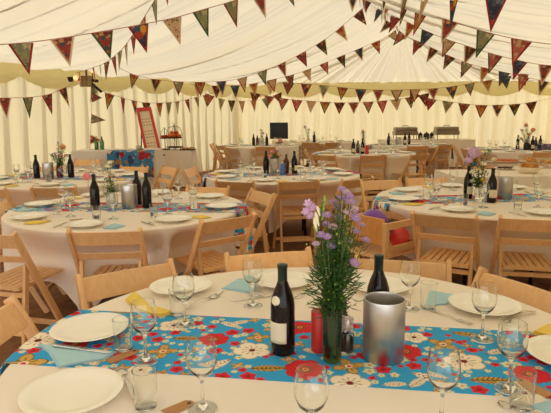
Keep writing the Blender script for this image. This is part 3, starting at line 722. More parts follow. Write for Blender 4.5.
# freesia spray leaning left
fp = atd(311, 210, YV - .03) - off; tip = atd(322, 203, YV - .03) - off; low = atd(318, 236, YV - .02) - off
sm.tube([(0, 0, .02), (-.01, -.01, .16), low, tip], [.0022, .002, .0018, .001], 5)
fm_ = MB()
for k, (px, py, s) in enumerate([(309, 204, .013), (313, 208, .013), (307, 212, .013), (311, 216, .012)]):
    c = atd(px, py, YV - .03) - off; petals(fm_, c, s, 6, (-.6, -.8, .6), -.1, wd=.9, cup=.25); petals(fm_, c, s * .8, 5, (-.2, -1, .3), -.2, wd=.9, cup=.3)
fm_.build('freesia_bloom', M['lilac2'], vase)
cm_ = MB()
for px, py, px2, py2, r0 in [(315, 212, 319, 226, .006), (317, 206, 320, 216, .005), (314, 218, 317, 232, .0055)]:
    a_ = atd(px, py, YV - .035) - off; b_ = atd(px2, py2, YV - .03) - off; cm_.tube([a_, a_.lerp(b_, .3), b_], [r0 * .4, r0, r0 * .3], 8)
cm_.build('cream_bud', M['cream'], vase, smooth=True)
gm_ = MB()
for k in range(5):
    a_ = low.lerp(tip, .4 + k * .14); gm_.tube([a_, a_ + Vector((.008, 0, .012)), a_ + Vector((.006, 0, .026))], [.0015, .004, .001], 6)
gm_.build('green_bud', M['bud'], vase, smooth=True)
sm.build('stem', M['stem'], vase)

# --- napkins, cutlery and tags on the nearest table
def poly_on(pxs, z): c = [at(x, y, z) for x, y in pxs]; mx = sum(p[0] for p in c) / len(c); my = sum(p[1] for p in c) / len(c); return (mx, my), [(p[0] - mx, p[1] - my) for p in c]
def napkin_at(pxs, mat, lb, z=ZR, h=.007, layers=3):
    (mx, my), P = poly_on(pxs, z); 
    if sum(P[i][0] * P[(i + 1) % len(P)][1] - P[(i + 1) % len(P)][0] * P[i][1] for i in range(len(P))) < 0: P = P[::-1]
    return tag(nap_mesh(P, h, layers).build('paper_napkin', M[mat], None, (mx, my, z), bevel=.0006), lb, 'napkin', 'folded paper napkins')
napkin_at([(37, 344), (117, 352), (107, 359), (58, 368), (48, 353)], 'blue_nap', 'light blue paper napkin with a knife across it in front of the left plate')
napkin_at([(125, 300), (134, 292), (150, 306), (176, 314), (160, 317), (134, 310)], 'yellow_nap', 'yellow paper napkin folded in a fan at the back left of the nearest table', h=.010)
napkin_at([(221, 289), (238, 279), (258, 280), (252, 294)], 'blue_nap', 'light blue paper napkin left of the wine glass behind the runner', ZC)
napkin_at([(423, 302), (431, 291), (455, 295), (446, 305), (428, 306)], 'blue_nap', 'light blue paper napkin right of the tumbler near the cooler', ZC)
napkin_at([(530, 334), (545, 326), (565, 330), (552, 340)], 'yellow_nap', 'yellow paper napkin at the right photo edge above the cut plate', ZR + .0, h=.014)
napkin_at([(524, 407), (552, 400), (575, 408), (560, 418)], 'blue_nap', 'light blue paper napkin in the bottom right corner', ZC)
def cut(kind, p0, p1, lb, z=ZC, s=1.0):
    a = at(*p0, z); b = at(*p1, z); f = dict(spoon=make_spoon, fork=make_fork, knife=make_knife)[kind]
    # p0 = bowl, tines or blade end; p1 = handle end
    return place(kind, f, ((a[0] + b[0]) / 2, (a[1] + b[1]) / 2, z), math.atan2(b[1] - a[1], b[0] - a[0]), lb, kind, 'steel ' + kind + 's', scale=s)
cut('knife', (112, 353), (52, 346), 'steel knife lying on the blue napkin at the left of the nearest table', ZR + .0075, .9)
cut('spoon', (119, 373), (131, 394), 'steel spoon bowl up beside the largest plate at the bottom left', ZC)
cut('fork', (98, 364), (84, 374), 'steel fork between the two left plates', ZC, .55)
cut('spoon', (217, 296), (190, 308), 'steel spoon in front of the plate behind the yellow napkin', ZC)
cut('fork', (224, 291), (214, 299), 'steel fork beside the blue napkin at the back', ZC + .0005, .5)
cut('knife', (236, 301), (268, 297), 'steel knife under the foot of the wine glass left of the first bottle', ZC, .8)
cut('spoon', (297, 298), (312, 292), 'steel spoon in front of the plate behind the first wine bottle', ZC, .7)
cut('fork', (468, 324), (434, 312), 'steel fork in front of the back right plate', ZC, .9)
cut('spoon', (505, 321), (527, 315), 'steel spoon at the right of the back right plate', ZC, .9)
cut('knife', (396, 293), (404, 300), 'steel knife by the plate behind the cooler', ZC, .6)
cut('spoon', (515, 409), (540, 417), 'steel spoon beside the bottom right tumbler', ZC, .8)
def tag_at(p0, p1, wd, lb, z=ZR, group='kraft name tags'):
    a, b = Vector(at(*p0, z)), Vector(at(*p1, z)); L = (b - a).length; ang = math.atan2(b.y - a.y, b.x - a.x); h = .0018
    root = empty('name_tag', ((a.x + b.x) / 2, (a.y + b.y) / 2, z), ang, lb, 'tag', group); c = .012
    P = [(-L / 2, -wd / 2), (L / 2 - c, -wd / 2), (L / 2, -wd / 2 + c), (L / 2, wd / 2 - c), (L / 2 - c, wd / 2), (-L / 2, wd / 2)]
    nap_mesh(P, h, 1).build('card', M['kraft'], root)
    MB().lathe([(.003, h), (.005, h), (.005, h + .0008), (.003, h + .0008)], 16, (L / 2 - .012, 0, 0)).build('eyelet', M['iron'], root, smooth=True); return root
tag_at((108, 362), (138, 350), .035, 'brown kraft name tag before the wine glass on the left of the runner')
tag_at((165, 414), (193, 402), .038, 'brown kraft name tag at the foot of the front left wine glass', ZC)
tag_at((550, 396), (517, 379), .034, 'brown kraft name tag at the lower right end of the runner')

# ------------------------------------------------------------------ settings on the other round tables
WORD = ['at the right end', 'at the back right', 'at the back', 'at the back left', 'at the left end', 'at the front left', 'at the front', 'at the front right']
MID = dict(T2='of the left middle table', T3='of the centre table', T4='of the right middle table', T5='of the far left table', T7='of the table before the black screen', T8='of the small distant table',
           T9='of the red candle table', T10='of the table before the food warmers', T11='of the far right table')
def setting(key, a0, n=8, cut_=True, skip=(), cols=('blue_nap', 'yellow_nap'), seed=0, rp=.735):
    cx, cy, r, _ = TABLE[key]; g = random.Random(seed + sum(map(ord, key))); seen = {}
    for k in range(n):
        a = a0 + 2 * PI * k / n; wd = WORD[int(round((a % (2 * PI)) / (PI / 4))) % 8]
        seen[wd] = seen.get(wd, 0) + 1
        wd2 = wd + (' ' if seen[wd] == 1 else ' and further round ') + MID[key]
        if k in skip: continue
        def P(rad, da, z=ZC): return (cx + rad * math.cos(a + da), cy + rad * math.sin(a + da), z)
        near_runner = abs(math.sin(a - RUN[key])) * .6 < .30
        zz = ZR if near_runner else ZC
        place('plate', make_plate, P(rp, 0, zz), 0, 'white dinner plate ' + wd2, 'plate', 'dinner plates')
        nc = cols[k % 2]; place(nc, make_napkin(nc), P(rp + .02, .27, ZR), a + g.uniform(-.5, .5), ('light blue' if nc[0] == 'b' else 'yellow') + ' paper napkin ' + wd2, 'napkin', 'folded paper napkins')
        place('wg', make_wine_glass, P(.50, .20 + g.uniform(-.05, .05), ZR), g.uniform(0, 6), 'stemmed wine glass ' + wd2, 'wine glass', 'stemmed wine glasses')
        place('tum', make_tumbler, P(.53, -.08 + g.uniform(-.05, .05), ZR), 0, 'straight tumbler ' + wd2, 'glass', 'straight tumblers')
        if cut_:
            place('fork', make_fork, P(rp, -.21, ZR), a + g.uniform(-.1, .1), 'steel fork ' + wd2, 'fork', 'steel forks')
            place('knife', make_knife, P(rp - .0, -.25, ZR), a + g.uniform(-.1, .1), 'steel knife ' + wd2, 'knife', 'steel knives')
            if k % 2 == 0:
                x, y, z = P(.56, -.30, ZR); rt = empty('name_tag', (x, y, z), a + g.uniform(-1, 1), 'brown kraft name tag ' + wd2, 'tag', 'kraft name tags')
                nap_mesh([(-.045, -.016), (.035, -.016), (.045, -.006), (.045, .006), (.035, .016), (-.045, .016)], .0018, 1).build('card', M['kraft'], rt)
RUN = dict(T2=R(-5), T3=R(8), T4=R(4), T5=R(-8), T7=R(0), T8=R(0), T9=R(5), T10=R(0), T11=R(0))
for key, st in dict(T2=.005, T3=.008, T4=.006, T5=.008, T7=.016, T8=.016, T9=.012, T10=.016, T11=.012).items():
    cx, cy, r, wh = TABLE[key]; mo = runner_motifs(sum(map(ord, key)), 2.5, .42)
    make_runner('table_runner', cx, cy, r, RUN[key], .42, .30, st, mo, 'turquoise floral cotton runner across the ' + wh, 'turquoise floral runners')
setting('T2', R(-97)); setting('T4', R(-128)); setting('T3', R(-60)); setting('T5', R(-80))
for k in ('T9', 'T11', 'T10'): setting(k, R(-70), cut_=False, n=7)
for k in ('T7', 'T8'): setting(k, R(-90), cut_=False, n=6)

# ------------------------------------------------------------------ centrepieces
def up(px, py, Y, z=ZR): p = atd(px, py, Y); return (p.x, Y, z)
def bottle(px, Y, lb, kind='plainb', rz=0):
    mk = dict(plainb=make_bottle('bottle', False), lab=make_bottle('bottle', True), brown=make_bottle('brown_bottle', False, False, .85), green=make_bottle('greenbot', False, False, .85))[kind]
    return place('b_' + kind, mk, up(px, 200, Y), rz, lb, 'wine bottle' if kind in ('plainb', 'lab') else 'bottle', 'wine bottles on the tables') if True else None
def set_h(o, s): o.scale = (1, 1, s); return o
def cooler(px, Y, lb): return place('cooler', make_cooler, up(px, 200, Y), 0, lb, 'wine cooler', 'steel wine coolers')
def posy(px, Y, lb, heads, jar='vasewhite', jr=.045, jh=.09, seed=1, leafm='leaf2', dens=70, prof=None, zb=ZR):
    x, _, z = up(px, 200, Y); root = empty('flower_vase', (x, Y, zb), 0, lb, 'vase of flowers'); o_ = Vector((x, Y, zb)); g = random.Random(seed)
    MB().lathe(prof or [(0, 0), (jr * .8, 0), (jr, jh * .15), (jr, jh * .8), (jr * .8, jh), (jr * .75, jh), (jr * .9, jh * .8), (jr * .9, jh * .15), (0, jh * .08)], 24).build('vase', M[jar], root, smooth=True)
    s = MB(); lf = MB()
    for i, (hx, hy, r, mt, kd) in enumerate(heads):
        p = atd(hx, hy, Y + .03 * math.sin(i * 2)) - o_; nk = Vector((.3 * jr * math.cos(i * 2), .3 * jr * math.sin(i * 2), jh * .95)); s.tube([(0, 0, jh * .2), nk, p], .002, 5)
        if kd == 'a': aster(root, p, r, (p.x, p.y - .3, .4), mt, 10)
        else: blossom(root, p, r, mt, seed=i + seed)
        for k in range(dens // max(1, len(heads)) * 3):
            q = nk.lerp(p, g.uniform(0, .95)) + Vector((g.uniform(-.02, .02), g.uniform(-.02, .02), 0)); th = g.uniform(0, 6.28); leaf(lf, q, (math.cos(th), math.sin(th), g.uniform(0, 1)), g.uniform(.025, .045), .006)
    s.build('stem', M['stem'], root); lf.build('foliage', M[leafm], root); return root
# left middle table (Y about 4)
Y2 = 4.1
bottle(95, Y2 - .1, 'dark bottle holding a pink rose on the left middle table', 'plainb')
x, _, z = up(95, 200, Y2 - .1); pr = empty('rose', (x, Y2 - .1, z + .2720), 0, 'single pink rose standing in the neck of a dark bottle', 'flower')
MB().tube([(0, 0, .001), (-.008, -.008, .02), (-.036, -.02, .006)], .002, 5).build('stem', M['stem'], pr); blossom(pr, (-.038, -.03, -.018), .044, 'pink', seed=3)
for o in list(COL.objects):
    pass
posy(112, Y2, 'pale speckled vase with white flowers on the left middle table', [(107, 166, .022, 'cream', 'a'), (110, 162, .022, 'cream', 'a'), (106, 176, .02, 'cream', 'a'), (113, 172, .02, 'cream', 'a'), (105, 186, .018, 'cream', 'a'), (116, 184, .02, 'cream', 'a'), (103, 195, .026, 'cream', 'b'), (117, 190, .024, 'cream', 'b')], jr=.042, jh=.12, seed=5)
cooler(129.5, Y2 - .02, 'brushed steel wine cooler on the left middle table')
bottle(137.5, Y2 + .14, 'dark wine bottle just right of the steel cooler, half hidden behind it')
bottle(147, Y2 - .02, 'dark wine bottle at the right of the centrepiece on the left middle table')
# right middle table
Y4 = 4.25
bottle(467.5, Y4 + .14, 'dark wine bottle left of the pink hydrangea on the right middle table', 'lab', .4)
bottle(491.5, Y4 - .07, 'dark wine bottle with cream label right of the pink hydrangea', 'lab')
cooler(504.5, Y4 + .12, 'brushed steel wine cooler on the right middle table')
posy(479, Y4, 'glass jar of white flowers and a pink hydrangea on the right middle table', [(474, 153, .072, 'lilac2', 'b'), (469, 160, .045, 'lilac2', 'b'), (484, 163, .03, 'cream', 'a'), (478, 170, .03, 'cream', 'a'), (486, 172, .028, 'cream', 'a'), (472, 172, .024, 'cream', 'a'), (482, 180, .026, 'yolk', 'b'), (473, 181, .026, 'cream', 'a'), (489, 150, .018, 'leaf2', 'a')], jar='glass', jr=.038, jh=.11, seed=8, leafm='leaf', dens=150)
# centre table
Y3 = 6.4
bottle(266.5, Y3 + .05, 'slim dark bottle left of the silver flower pot on the centre table')
posy(275, Y3 - .05, 'silver pot of pink flowers on the centre table', [(272, 152, .035, 'pink', 'b'), (277, 150, .03, 'lilac2', 'b'), (270, 157, .03, 'pink', 'b'), (279, 155, .03, 'peach', 'b')], jar='steel', seed=9, prof=[(0, 0), (.050, 0), (.055, .01), (.055, .185), (.05, .19), (.045, .18), (.045, .01), (0, .01)], jh=.18, jr=.05)
place('candle_blue', make_candle('bluewax', .034, .13), up(283, 200, Y3 - .10), 0, 'blue pillar candle on the centre table', 'candle')
bottle(286.5, Y3 + .08, 'brown bottle behind the blue candle', 'brown')
bottle(294.5, Y3, 'dark wine bottle at the right of the blue candle', 'lab', .9)
posy(290.5, Y3 - .12, 'tiny white jar between the blue candle and the wine bottle', [(290, 169, .012, 'cream', 'a')], jr=.02, jh=.05, seed=2, dens=4)
# far left table
Y5 = 6.2
bottle(39, Y5 - .05, 'dark wine bottle left of the steel cooler on the far left table')
cooler(50.5, Y5 - .05, 'brushed steel wine cooler on the far left table')
bottle(73, Y5, 'dark wine bottle right of the mauve vase on the far left table')
posy(62, Y5 - .02, 'mauve glass vase with tall wild flowers on the far left table', [(58, 142, .02, 'lilac2', 'a'), (63, 147, .045, 'peach', 'b'), (55, 153, .022, 'lilac2', 'a'), (60, 155, .03, 'pink', 'a'), (66, 155, .025, 'pink', 'a'), (52, 154, .02, 'lilac', 'a')], jar='pink_glass', jr=.04, jh=.14, seed=12, dens=150)
# red candle table
Y9 = 9.7
bottle(352.5, Y9 - .25, 'dark wine bottle with label left of the red candle on the distant table', 'lab')
bottle(361.5, Y9 - .1, 'dark wine bottle directly left of the red candle on the distant table', 'lab', .3)
bottle(357, Y9 + .1, 'brown bottle between the two wine bottles by the distant red candle', 'brown')
place('candle_red', None, up(366, 200, Y9 - .2), 0, 'red pillar candle on the distant table', 'candle', scale=1.25)
posy(363, Y9 + .15, 'small vase with a peach flower behind the distant red candle', [(363, 131, .035, 'peach', 'b')], seed=15, jr=.03)
# small distant table
posy(308, 13.75, 'white vase of flowers on the small distant table', [(305, 127, .05, 'lilac2', 'b'), (309, 129, .04, 'cream', 'a')], seed=17)
bottle(314, 13.72, 'dark bottle beside the white vase on the small distant table')
# black screen table
Y7 = 12.5
bottle(254.5, Y7 - .05, 'dark bottle left of the cooler on the table before the black screen')
bottle(258.2, Y7 + .05, 'brown bottle left of the cooler on the table before the black screen', 'brown')
cooler(262, Y7 - .15, 'brushed steel cooler on the table before the black screen')
bottle(267.5, Y7 - .05, 'dark bottle right of the cooler on the table before the black screen')
posy(261.5, Y7 + .15, 'vase of white flowers behind the cooler before the black screen', [(261, 130, .05, 'cream', 'b'), (263, 133, .04, 'lilac2', 'b')], seed=19)
posy(278, Y7 - .35, 'low bowl of cream and pink flowers below the black screen', [(274, 142, .07, 'cream', 'b'), (280, 141, .08, 'pink', 'b'), (285, 142, .07, 'cream', 'b')], seed=21, jr=.06, jh=.06)
# table before the food warmers
bottle(387, 12.3, 'dark bottle left of the cooler on the table before the food warmers')
cooler(396.5, 12.3, 'brushed steel cooler on the table before the food warmers')
bottle(403, 12.3, 'dark bottle right of the cooler on the table before the food warmers', 'lab')
bottle(407, 12.5, 'dark bottle at the right of the group on the table before the food warmers')
# far right table
Y11 = 10.3
bottle(514, Y11 + .2, 'dark bottle left of the orange flowers on the far right table')
bottle(528.5, Y11 - .25, 'dark wine bottle with cream label in front of the orange flowers', 'lab')
bottle(536, Y11 - .1, 'dark bottle right of the orange flowers on the far right table')
bottle(531.5, Y11 + .1, 'brown bottle behind the labelled bottle on the far right table', 'brown')
posy(523, Y11 - .1, 'dark vase of orange and pink wild flowers on the far right table', [(526, 125, .05, 'pink', 'b'), (533, 130, .06, 'peach', 'b'), (522, 130, .04, 'lilac2', 'a'), (529, 134, .05, 'peach', 'a'), (520, 138, .04, 'cream', 'a'), (526, 141, .04, 'cream', 'a')], jar='black', jr=.06, jh=.13, seed=23, leafm='leaf', dens=200)
bx = MB().box((0, 0, .06), (.50, .20, .12)).build('gift_box', M['boxred'], None, up(549, 200, Y11 - .3)); tag(bx, 'blue and red printed box on the far right table', 'box'); 

# ------------------------------------------------------------------ food table on the right, cake table, veiled counter, back buffet
def draped_box(name, x0, x1, y0, y1, h, mat, label, cat, z0=.02, rz=0, flare=.04):
    """a trestle table hidden under a floor-length cloth: the cloth is one folded skirt with a top"""
    m = MB(); cx, cy = (x0 + x1) / 2, (y0 + y1) / 2; P = []
    per = []
    for (a, b) in (((x0, y0), (x1, y0)), ((x1, y0), (x1, y1)), ((x1, y1), (x0, y1)), ((x0, y1), (x0, y0))):
        L = math.hypot(b[0] - a[0], b[1] - a[1]); N = max(4, int(L / .03)); nx, ny = (b[1] - a[1]) / L, -(b[0] - a[0]) / L
        for i in range(N): t = i / N; per.append((a[0] + (b[0] - a[0]) * t, a[1] + (b[1] - a[1]) * t, nx, ny, L * t, min(t, 1 - t) * L))
    n = len(per); V = []
    NZ = 8
    for j in range(NZ + 1):
        t = j / NZ
        for (x, y, nx, ny, s, e) in per:
            o_ = (flare * t + .018 * t * math.sin(s * 2 * PI / .17 + 2 * math.sin(s * 3)) + .01 * t * math.sin(s * 2 * PI / .41)) * min(1, e / .06 + .3) + (.03 * t if e < .05 else 0)
            V.append((x + nx * o_ - cx, y + ny * o_ - cy, h - (h - z0) * t - (0 if j else 0)))
    Fc = [(j * n + k, (j + 1) * n + k, (j + 1) * n + (k + 1) % n, j * n + (k + 1) % n) for j in range(NZ) for k in range(n)] + [tuple(range(n))]
    m.add(V, Fc); return tag(m.build(name, M[mat], None, (cx, cy, 0), rz, smooth=True, angle=50), label, cat)
def trestle(x0, x1, y0, y1, h, label, rz=0):
    cx, cy = (x0 + x1) / 2, (y0 + y1) / 2; t = empty('trestle_table', (cx, cy, 0), rz, label, 'table'); wx, wy = (x1 - x0) / 2, (y1 - y0) / 2
    MB().box((0, 0, h - .018), (2 * wx - .02, 2 * wy - .02, .028)).build('tabletop', M['panel'], t)
    for sx in (-1, 1):
        for sy in (-1, 1): MB().tube([(sx * (wx - .1), sy * (wy - .08), h - .032), (sx * (wx - .1), sy * (wy - .08), 0)], .015, 8).build('leg', M['iron'], t)
def buffet(x0, x1, y0, y1, h, mat, what, rz=0):
    trestle(x0, x1, y0, y1, h - .001, 'trestle table under the cloth of the ' + what, rz)
    return draped_box('tablecloth', x0, x1, y0, y1, h, mat, 'floor-length cloth over the ' + what, 'tablecloth', rz=rz)
buffet(2.02, 3.5, 5.95, 6.75, .75, 'cloth', 'food table at the right')
buffet(-2.42, -1.70, 10.9, 11.6, .75, 'cloth', 'cake table with the tiered stand')
buffet(-3.42, -2.02, 9.0, 9.65, .88, 'veil', 'veiled drinks counter by the left tent wall')
buffet(2.9, 5.4, 14.5, 15.2, .75, 'cloth', 'buffet with silver food warmers')
def food(name, px, py, label, cat, bowlr, build, z=.7515):
    x, y = at(px, py, z); r = empty(name, (x, y, z), 0, label, cat); build(r); return r
def bowl_prof(r, h): return [(0, .004), (r * .45, .004), (r * .5, 0), (r * .55, .004), (r * .85, h * .5), (r, h), (r * .97, h), (r * .8, h * .5), (r * .5, .012), (0, .010)]
def breads(r_, h_, seed, mat='bread', n=14, sz=.045):
    def f(root):
        MB().lathe(bowl_prof(r_, h_), 32).build('bowl', M['bowl'], root, smooth=True); g = random.Random(seed); m = MB()
        for k in range(n):
            a = g.uniform(0, 6.28); q = g.uniform(0, r_ * .66); p = Vector((q * math.cos(a), q * math.sin(a), h_ * .75 + g.uniform(0, .03) + .02 * (1 - q / r_))); d = Vector((g.uniform(-1, 1), g.uniform(-1, 1), .2)).normalized() * sz
            m.tube([p - d, p - d * .6, p, p + d * .6, p + d], [sz * .1, sz * .42, sz * .5, sz * .42, sz * .1], 8)
        m.build('filling', M[mat], root, smooth=True)
    return f
food('bread_bowl', 528, 173, 'white bowl of bread rolls on the food table, the middle one', 'bowl of bread', .15, breads(.155, .075, 1))
food('bread_bowl', 552, 168, 'white bowl of bread at the right photo edge on the food table', 'bowl of bread', .15, breads(.12, .06, 2))
food('bread_bowl', 529, 164.5, 'shallow dish of bread behind the middle bread bowl', 'bowl of bread', .15, breads(.14, .045, 3, n=12))
def tart(root):
    MB().lathe([(0, .004), (.15, .004), (.19, .035), (.185, .036), (.148, .012), (0, .01)], 32).build('dish', M['bowl'], root, smooth=True)
    m = MB(); m.lathe([(0, .012), (.145, .012), (.178, .036), (.165, .048), (.12, .046), (0, .05)], 28); g = random.Random(3)
    for k in range(26): a = g.uniform(0, 6.28); q = g.uniform(0, .14); m.ball((q * math.cos(a), q * math.sin(a), .046), .018, 8, .6)
    tag(m.build('filling', M['quiche'], root, smooth=True), kind='stuff')
food('tart_dish', 506, 163, 'large dish of orange tart on the food table', 'dish of food', .2, tart)
def salad(root):
    MB().lathe([(0, .004), (.10, .004), (.13, .02), (.127, .021), (.1, .009), (0, .008)], 32).build('dish', M['bowl'], root, smooth=True); m = MB(); g = random.Random(8)
    for k in range(40): a = g.uniform(0, 6.28); q = g.uniform(0, .09); m.ball((q * math.cos(a), q * math.sin(a), .018 + .012 * g.random()), .014, 6, .7)
    tag(m.build('filling', M['salad'], root, smooth=True), kind='stuff')
food('salad_dish', 505, 169.5, 'small dish of dark salad in front of the orange tart', 'dish of food', .13, salad)
food('bread_bowl', 494, 163.5, 'white plate of pale food at the left of the orange tart', 'dish of food', .1, breads(.11, .03, 7, 'cream', 9, .03))
# cake stand and trays
Yc = 11.2; x, _, _ = up(177, 200, Yc); cs = empty('cake_stand', (x, Yc, .7515), 0, 'black two-tier cake stand piled with orange fruit on the cake table', 'cake stand'); x0c = x
MB().tube([(0, 0, .01), (0, 0, .50)], .008, 8).build('pole', M['iron'], cs)
for zt, rr, nm in ((.05, .17, 'tier'), (.24, .16, 'tier')): MB().lathe([(0, zt), (rr, zt), (rr, zt + .02), (rr - .01, zt + .02), (rr - .012, zt + .008), (0, zt + .008)], 28).build(nm, M['iron'], cs, smooth=True)
hm = MB()
for k in range(4):
    a = k * PI / 2 + .4; hm.tube([(.16 * math.cos(a), .16 * math.sin(a), .06), (.16 * math.cos(a), .16 * math.sin(a), .36), (.11 * math.cos(a), .11 * math.sin(a), .46), (0, 0, .50)], .006, 6)
hm.tube([(-.03, 0, .56), (0, 0, .50), (.03, 0, .56)], .006, 6); hm.build('wire_hoop', M['iron'], cs)
hm2 = MB()
for k in range(4): a = k * PI / 2; hm2.tube([(.12 * math.cos(a), .12 * math.sin(a), 0), (.12 * math.cos(a), .12 * math.sin(a), .05)], .008, 6)
hm2.build('foot', M['iron'], cs)
g = random.Random(2); fr = [(.05 * math.cos(k * 1.05), .05 * math.sin(k * 1.05), 0) for k in range(6)] + [(.105 * math.cos(k * .7), .105 * math.sin(k * .7), 0) for k in range(9)]
for i, (a, b, c) in enumerate(fr):
    f_ = (lambda: MB().lathe([(.04 * math.sin(PI * j / 8), .04 - .037 * math.cos(PI * j / 8)) for j in range(9)], 14).build('orange', M['fruit'], smooth=True))
    place('orange', f_, (x0c + a, Yc + b, .7515 + .2525), 0, 'orange fruit on the upper tier of the black cake stand', 'fruit', 'oranges on the cake stand')
for i, (a, b) in enumerate([(.02, .02), (-.045, -.03), (.06, -.03)]):
    place('orange', None, (x0c + a, Yc + b, .7515 + .2525 + .068), 0, 'orange fruit on top of the pile on the black cake stand', 'fruit', 'oranges on top of the pile')
xt = up(190, 200, Yc - .1)[0]
tr = empty('pastry_tray', (xt, Yc - .12, .7515), 0, 'dark slate tray of small pastries at the right of the cake table', 'tray'); MB().box((0, 0, .012), (.30, .26, .02)).build('slate', M['iron'], tr, bevel=.003)
for i in range(4):
    for j in range(3):
        f_ = (lambda: MB().lathe([(0, 0), (.018, 0), (.024, .02), (.02, .032), (0, .038)], 12).build('pastry', M['bread'], smooth=True))
        place('pastry', f_, (xt - .10 + i * .067, Yc - .20 + j * .075, .7735), 0, 'small golden pastry on the dark slate tray', 'pastry', 'pastries on the slate tray')
# second cake stand at left, mostly behind the seating plan
x = up(167, 200, Yc + .05)[0]; c2 = empty('cake_stand', (x, Yc + .1, .7515), 0, 'second dark stand of fruit half hidden by the red framed board', 'cake stand')
MB().tube([(0, 0, 0), (0, 0, .46)], .008, 8).build('pole', M['iron'], c2)
for zt in (.0, .23): MB().lathe([(0, zt), (.10, zt), (.10, zt + .02), (.09, zt + .02), (.088, zt + .008), (0, zt + .008)], 28).build('tier', M['iron'], c2, smooth=True)
MB().tube([(-.10, 0, .24), (-.07, 0, .38), (0, 0, .46), (.07, 0, .38), (.10, 0, .24)], .006, 6).build('wire_hoop', M['iron'], c2)
for k in range(5):
    place('apple', lambda: MB().lathe([(0, .006), (.022, 0), (.037, .03), (.036, .05), (.02, .064), (0, .056)], 14).build('apple', M['fruitr'], smooth=True), (x + .05 * math.cos(k * 1.256), Yc + .1 + .05 * math.sin(k * 1.256), .7515 + .239), 0, 'red apple on the second cake stand behind the framed board', 'fruit', 'apples on the second cake stand')
# seating plan on an easel
es = empty('easel', (0, 0, 0), 0, 'dark easel holding the red framed seating plan', 'easel')
YE = 10.2
tl, trr, br, bl = [atd(*p, YE + d) for p, d in (((136, 108), .12), ((151, 107), .12), ((162, 154), 0), ((146, 156), 0))]
sp = empty('seating_plan', bl, 0, 'tilted red framed seating plan board with lines of names', 'sign'); L0 = bl.copy()
def q3(s, t, o=0.0):
    p = bl.lerp(br, s).lerp(tl.lerp(trr, s), t); nrm = (br - bl).cross(tl - bl).normalized(); return p + nrm * o - L0
def slab(s0, s1, t0, t1, o0, o1, m=None):
    m = m or MB(); P = [q3(s0, t0, o0), q3(s1, t0, o0), q3(s1, t1, o0), q3(s0, t1, o0), q3(s0, t0, o1), q3(s1, t0, o1), q3(s1, t1, o1), q3(s0, t1, o1)]
    return m.add(P, [(0, 3, 2, 1), (4, 5, 6, 7), (0, 1, 5, 4), (1, 2, 6, 5), (2, 3, 7, 6), (3, 0, 4, 7)])
m = MB(); slab(0, .17, 0, 1, -.01, .02, m); slab(.83, 1, 0, 1, -.01, .02, m); slab(.17, .83, 0, .06, -.01, .02, m); slab(.17, .83, .92, 1, -.01, .02, m); m.build('frame', M['redpaint'], sp)
m = slab(.17, .83, .06, .92, -.005, .004); nb = len(m.f)
for c_ in range(3):
    for r_ in range(12):
        if r_ % 4 == 3: continue
        slab(.23 + c_ * .19, .37 + c_ * .19 - .02 * (r_ % 2), .12 + r_ * .063, .135 + r_ * .063, .004, .0055, m)
m.m = [0] * nb + [1] * (len(m.f) - nb); m.build('board', [M['paper'], plain('grey_brown_ink', srgb(160, 128, 96), .8)], sp)
def gp(px, Y, z): p = atd(px, 150, Y); return Vector((p.x, Y, z))
a_ = gp(143, YE + .25, 1.45)
for p0, p1 in ((a_, gp(139, YE + .02, 0)), (a_, gp(160, YE + .05, 0)), (a_, gp(150, YE + .75, 0))): MB().tube([p0, p1], .012, 8).build('leg', M['iron'], es)
MB().beam(bl + Vector((-.05, .04, -.02)), br + Vector((.05, .04, -.02)), .06, .02, (0, 1, 0)).build('ledge', M['iron'], es)
# green bottles, runner and flowers on the veiled counter
for px, lb in ((100, 'green bottle at the left of the pair on the veiled counter'), (105.5, 'green bottle at the right of the pair on the veiled counter')):
    o = place('b_green', make_bottle('greenbot', False, False, .85), up(px, 200, 9.35, .882), 0, lb, 'bottle', 'green bottles on the veiled counter')
fr_ = MB(); V = []; NX, NZ = 60, 20
Cx0, Cx1 = -2.80, -2.02
sw = MB()
n = 14
prof = [(9.2, .8835), (8.99, .8835), (8.94, .86), (8.90, .6), (8.885, .45)]
for i in range(41):
    x_ = Cx0 + (Cx1 - Cx0) * i / 40
    for k, (yy, zz) in enumerate(prof): V.append((x_ - Cx0, yy - 9 + (.02 * math.sin(i * .9) - .02 if k > 2 else 0), zz))
sw.add(V, [(i * 5 + j, (i + 1) * 5 + j, (i + 1) * 5 + j + 1, i * 5 + j + 1) for i in range(40) for j in range(4)])
o = sw.build('floral_cloth', floral('turquoise_bold_cotton', tuple(TURQ) + (1,), [srgb(206, 40, 60), tuple(CRM) + (1,), srgb(40, 90, 160), tuple(MUS) + (1,)], 9, .5), None, (Cx0, 9, 0), smooth=True)
s_ = o.modifiers.new('thickness', 'SOLIDIFY'); s_.thickness = .002; tag(o, 'turquoise floral cloth hanging over the front of the veiled counter', 'cloth')
posy(141, 9.2, 'vase of pale lilac flowers on the veiled counter', [(138, 153, .06, 'lilac2', 'b'), (143, 151, .06, 'lilac2', 'b'), (147, 154, .05, 'cream', 'b')], seed=31, jr=.04, jh=.06, zb=.886)
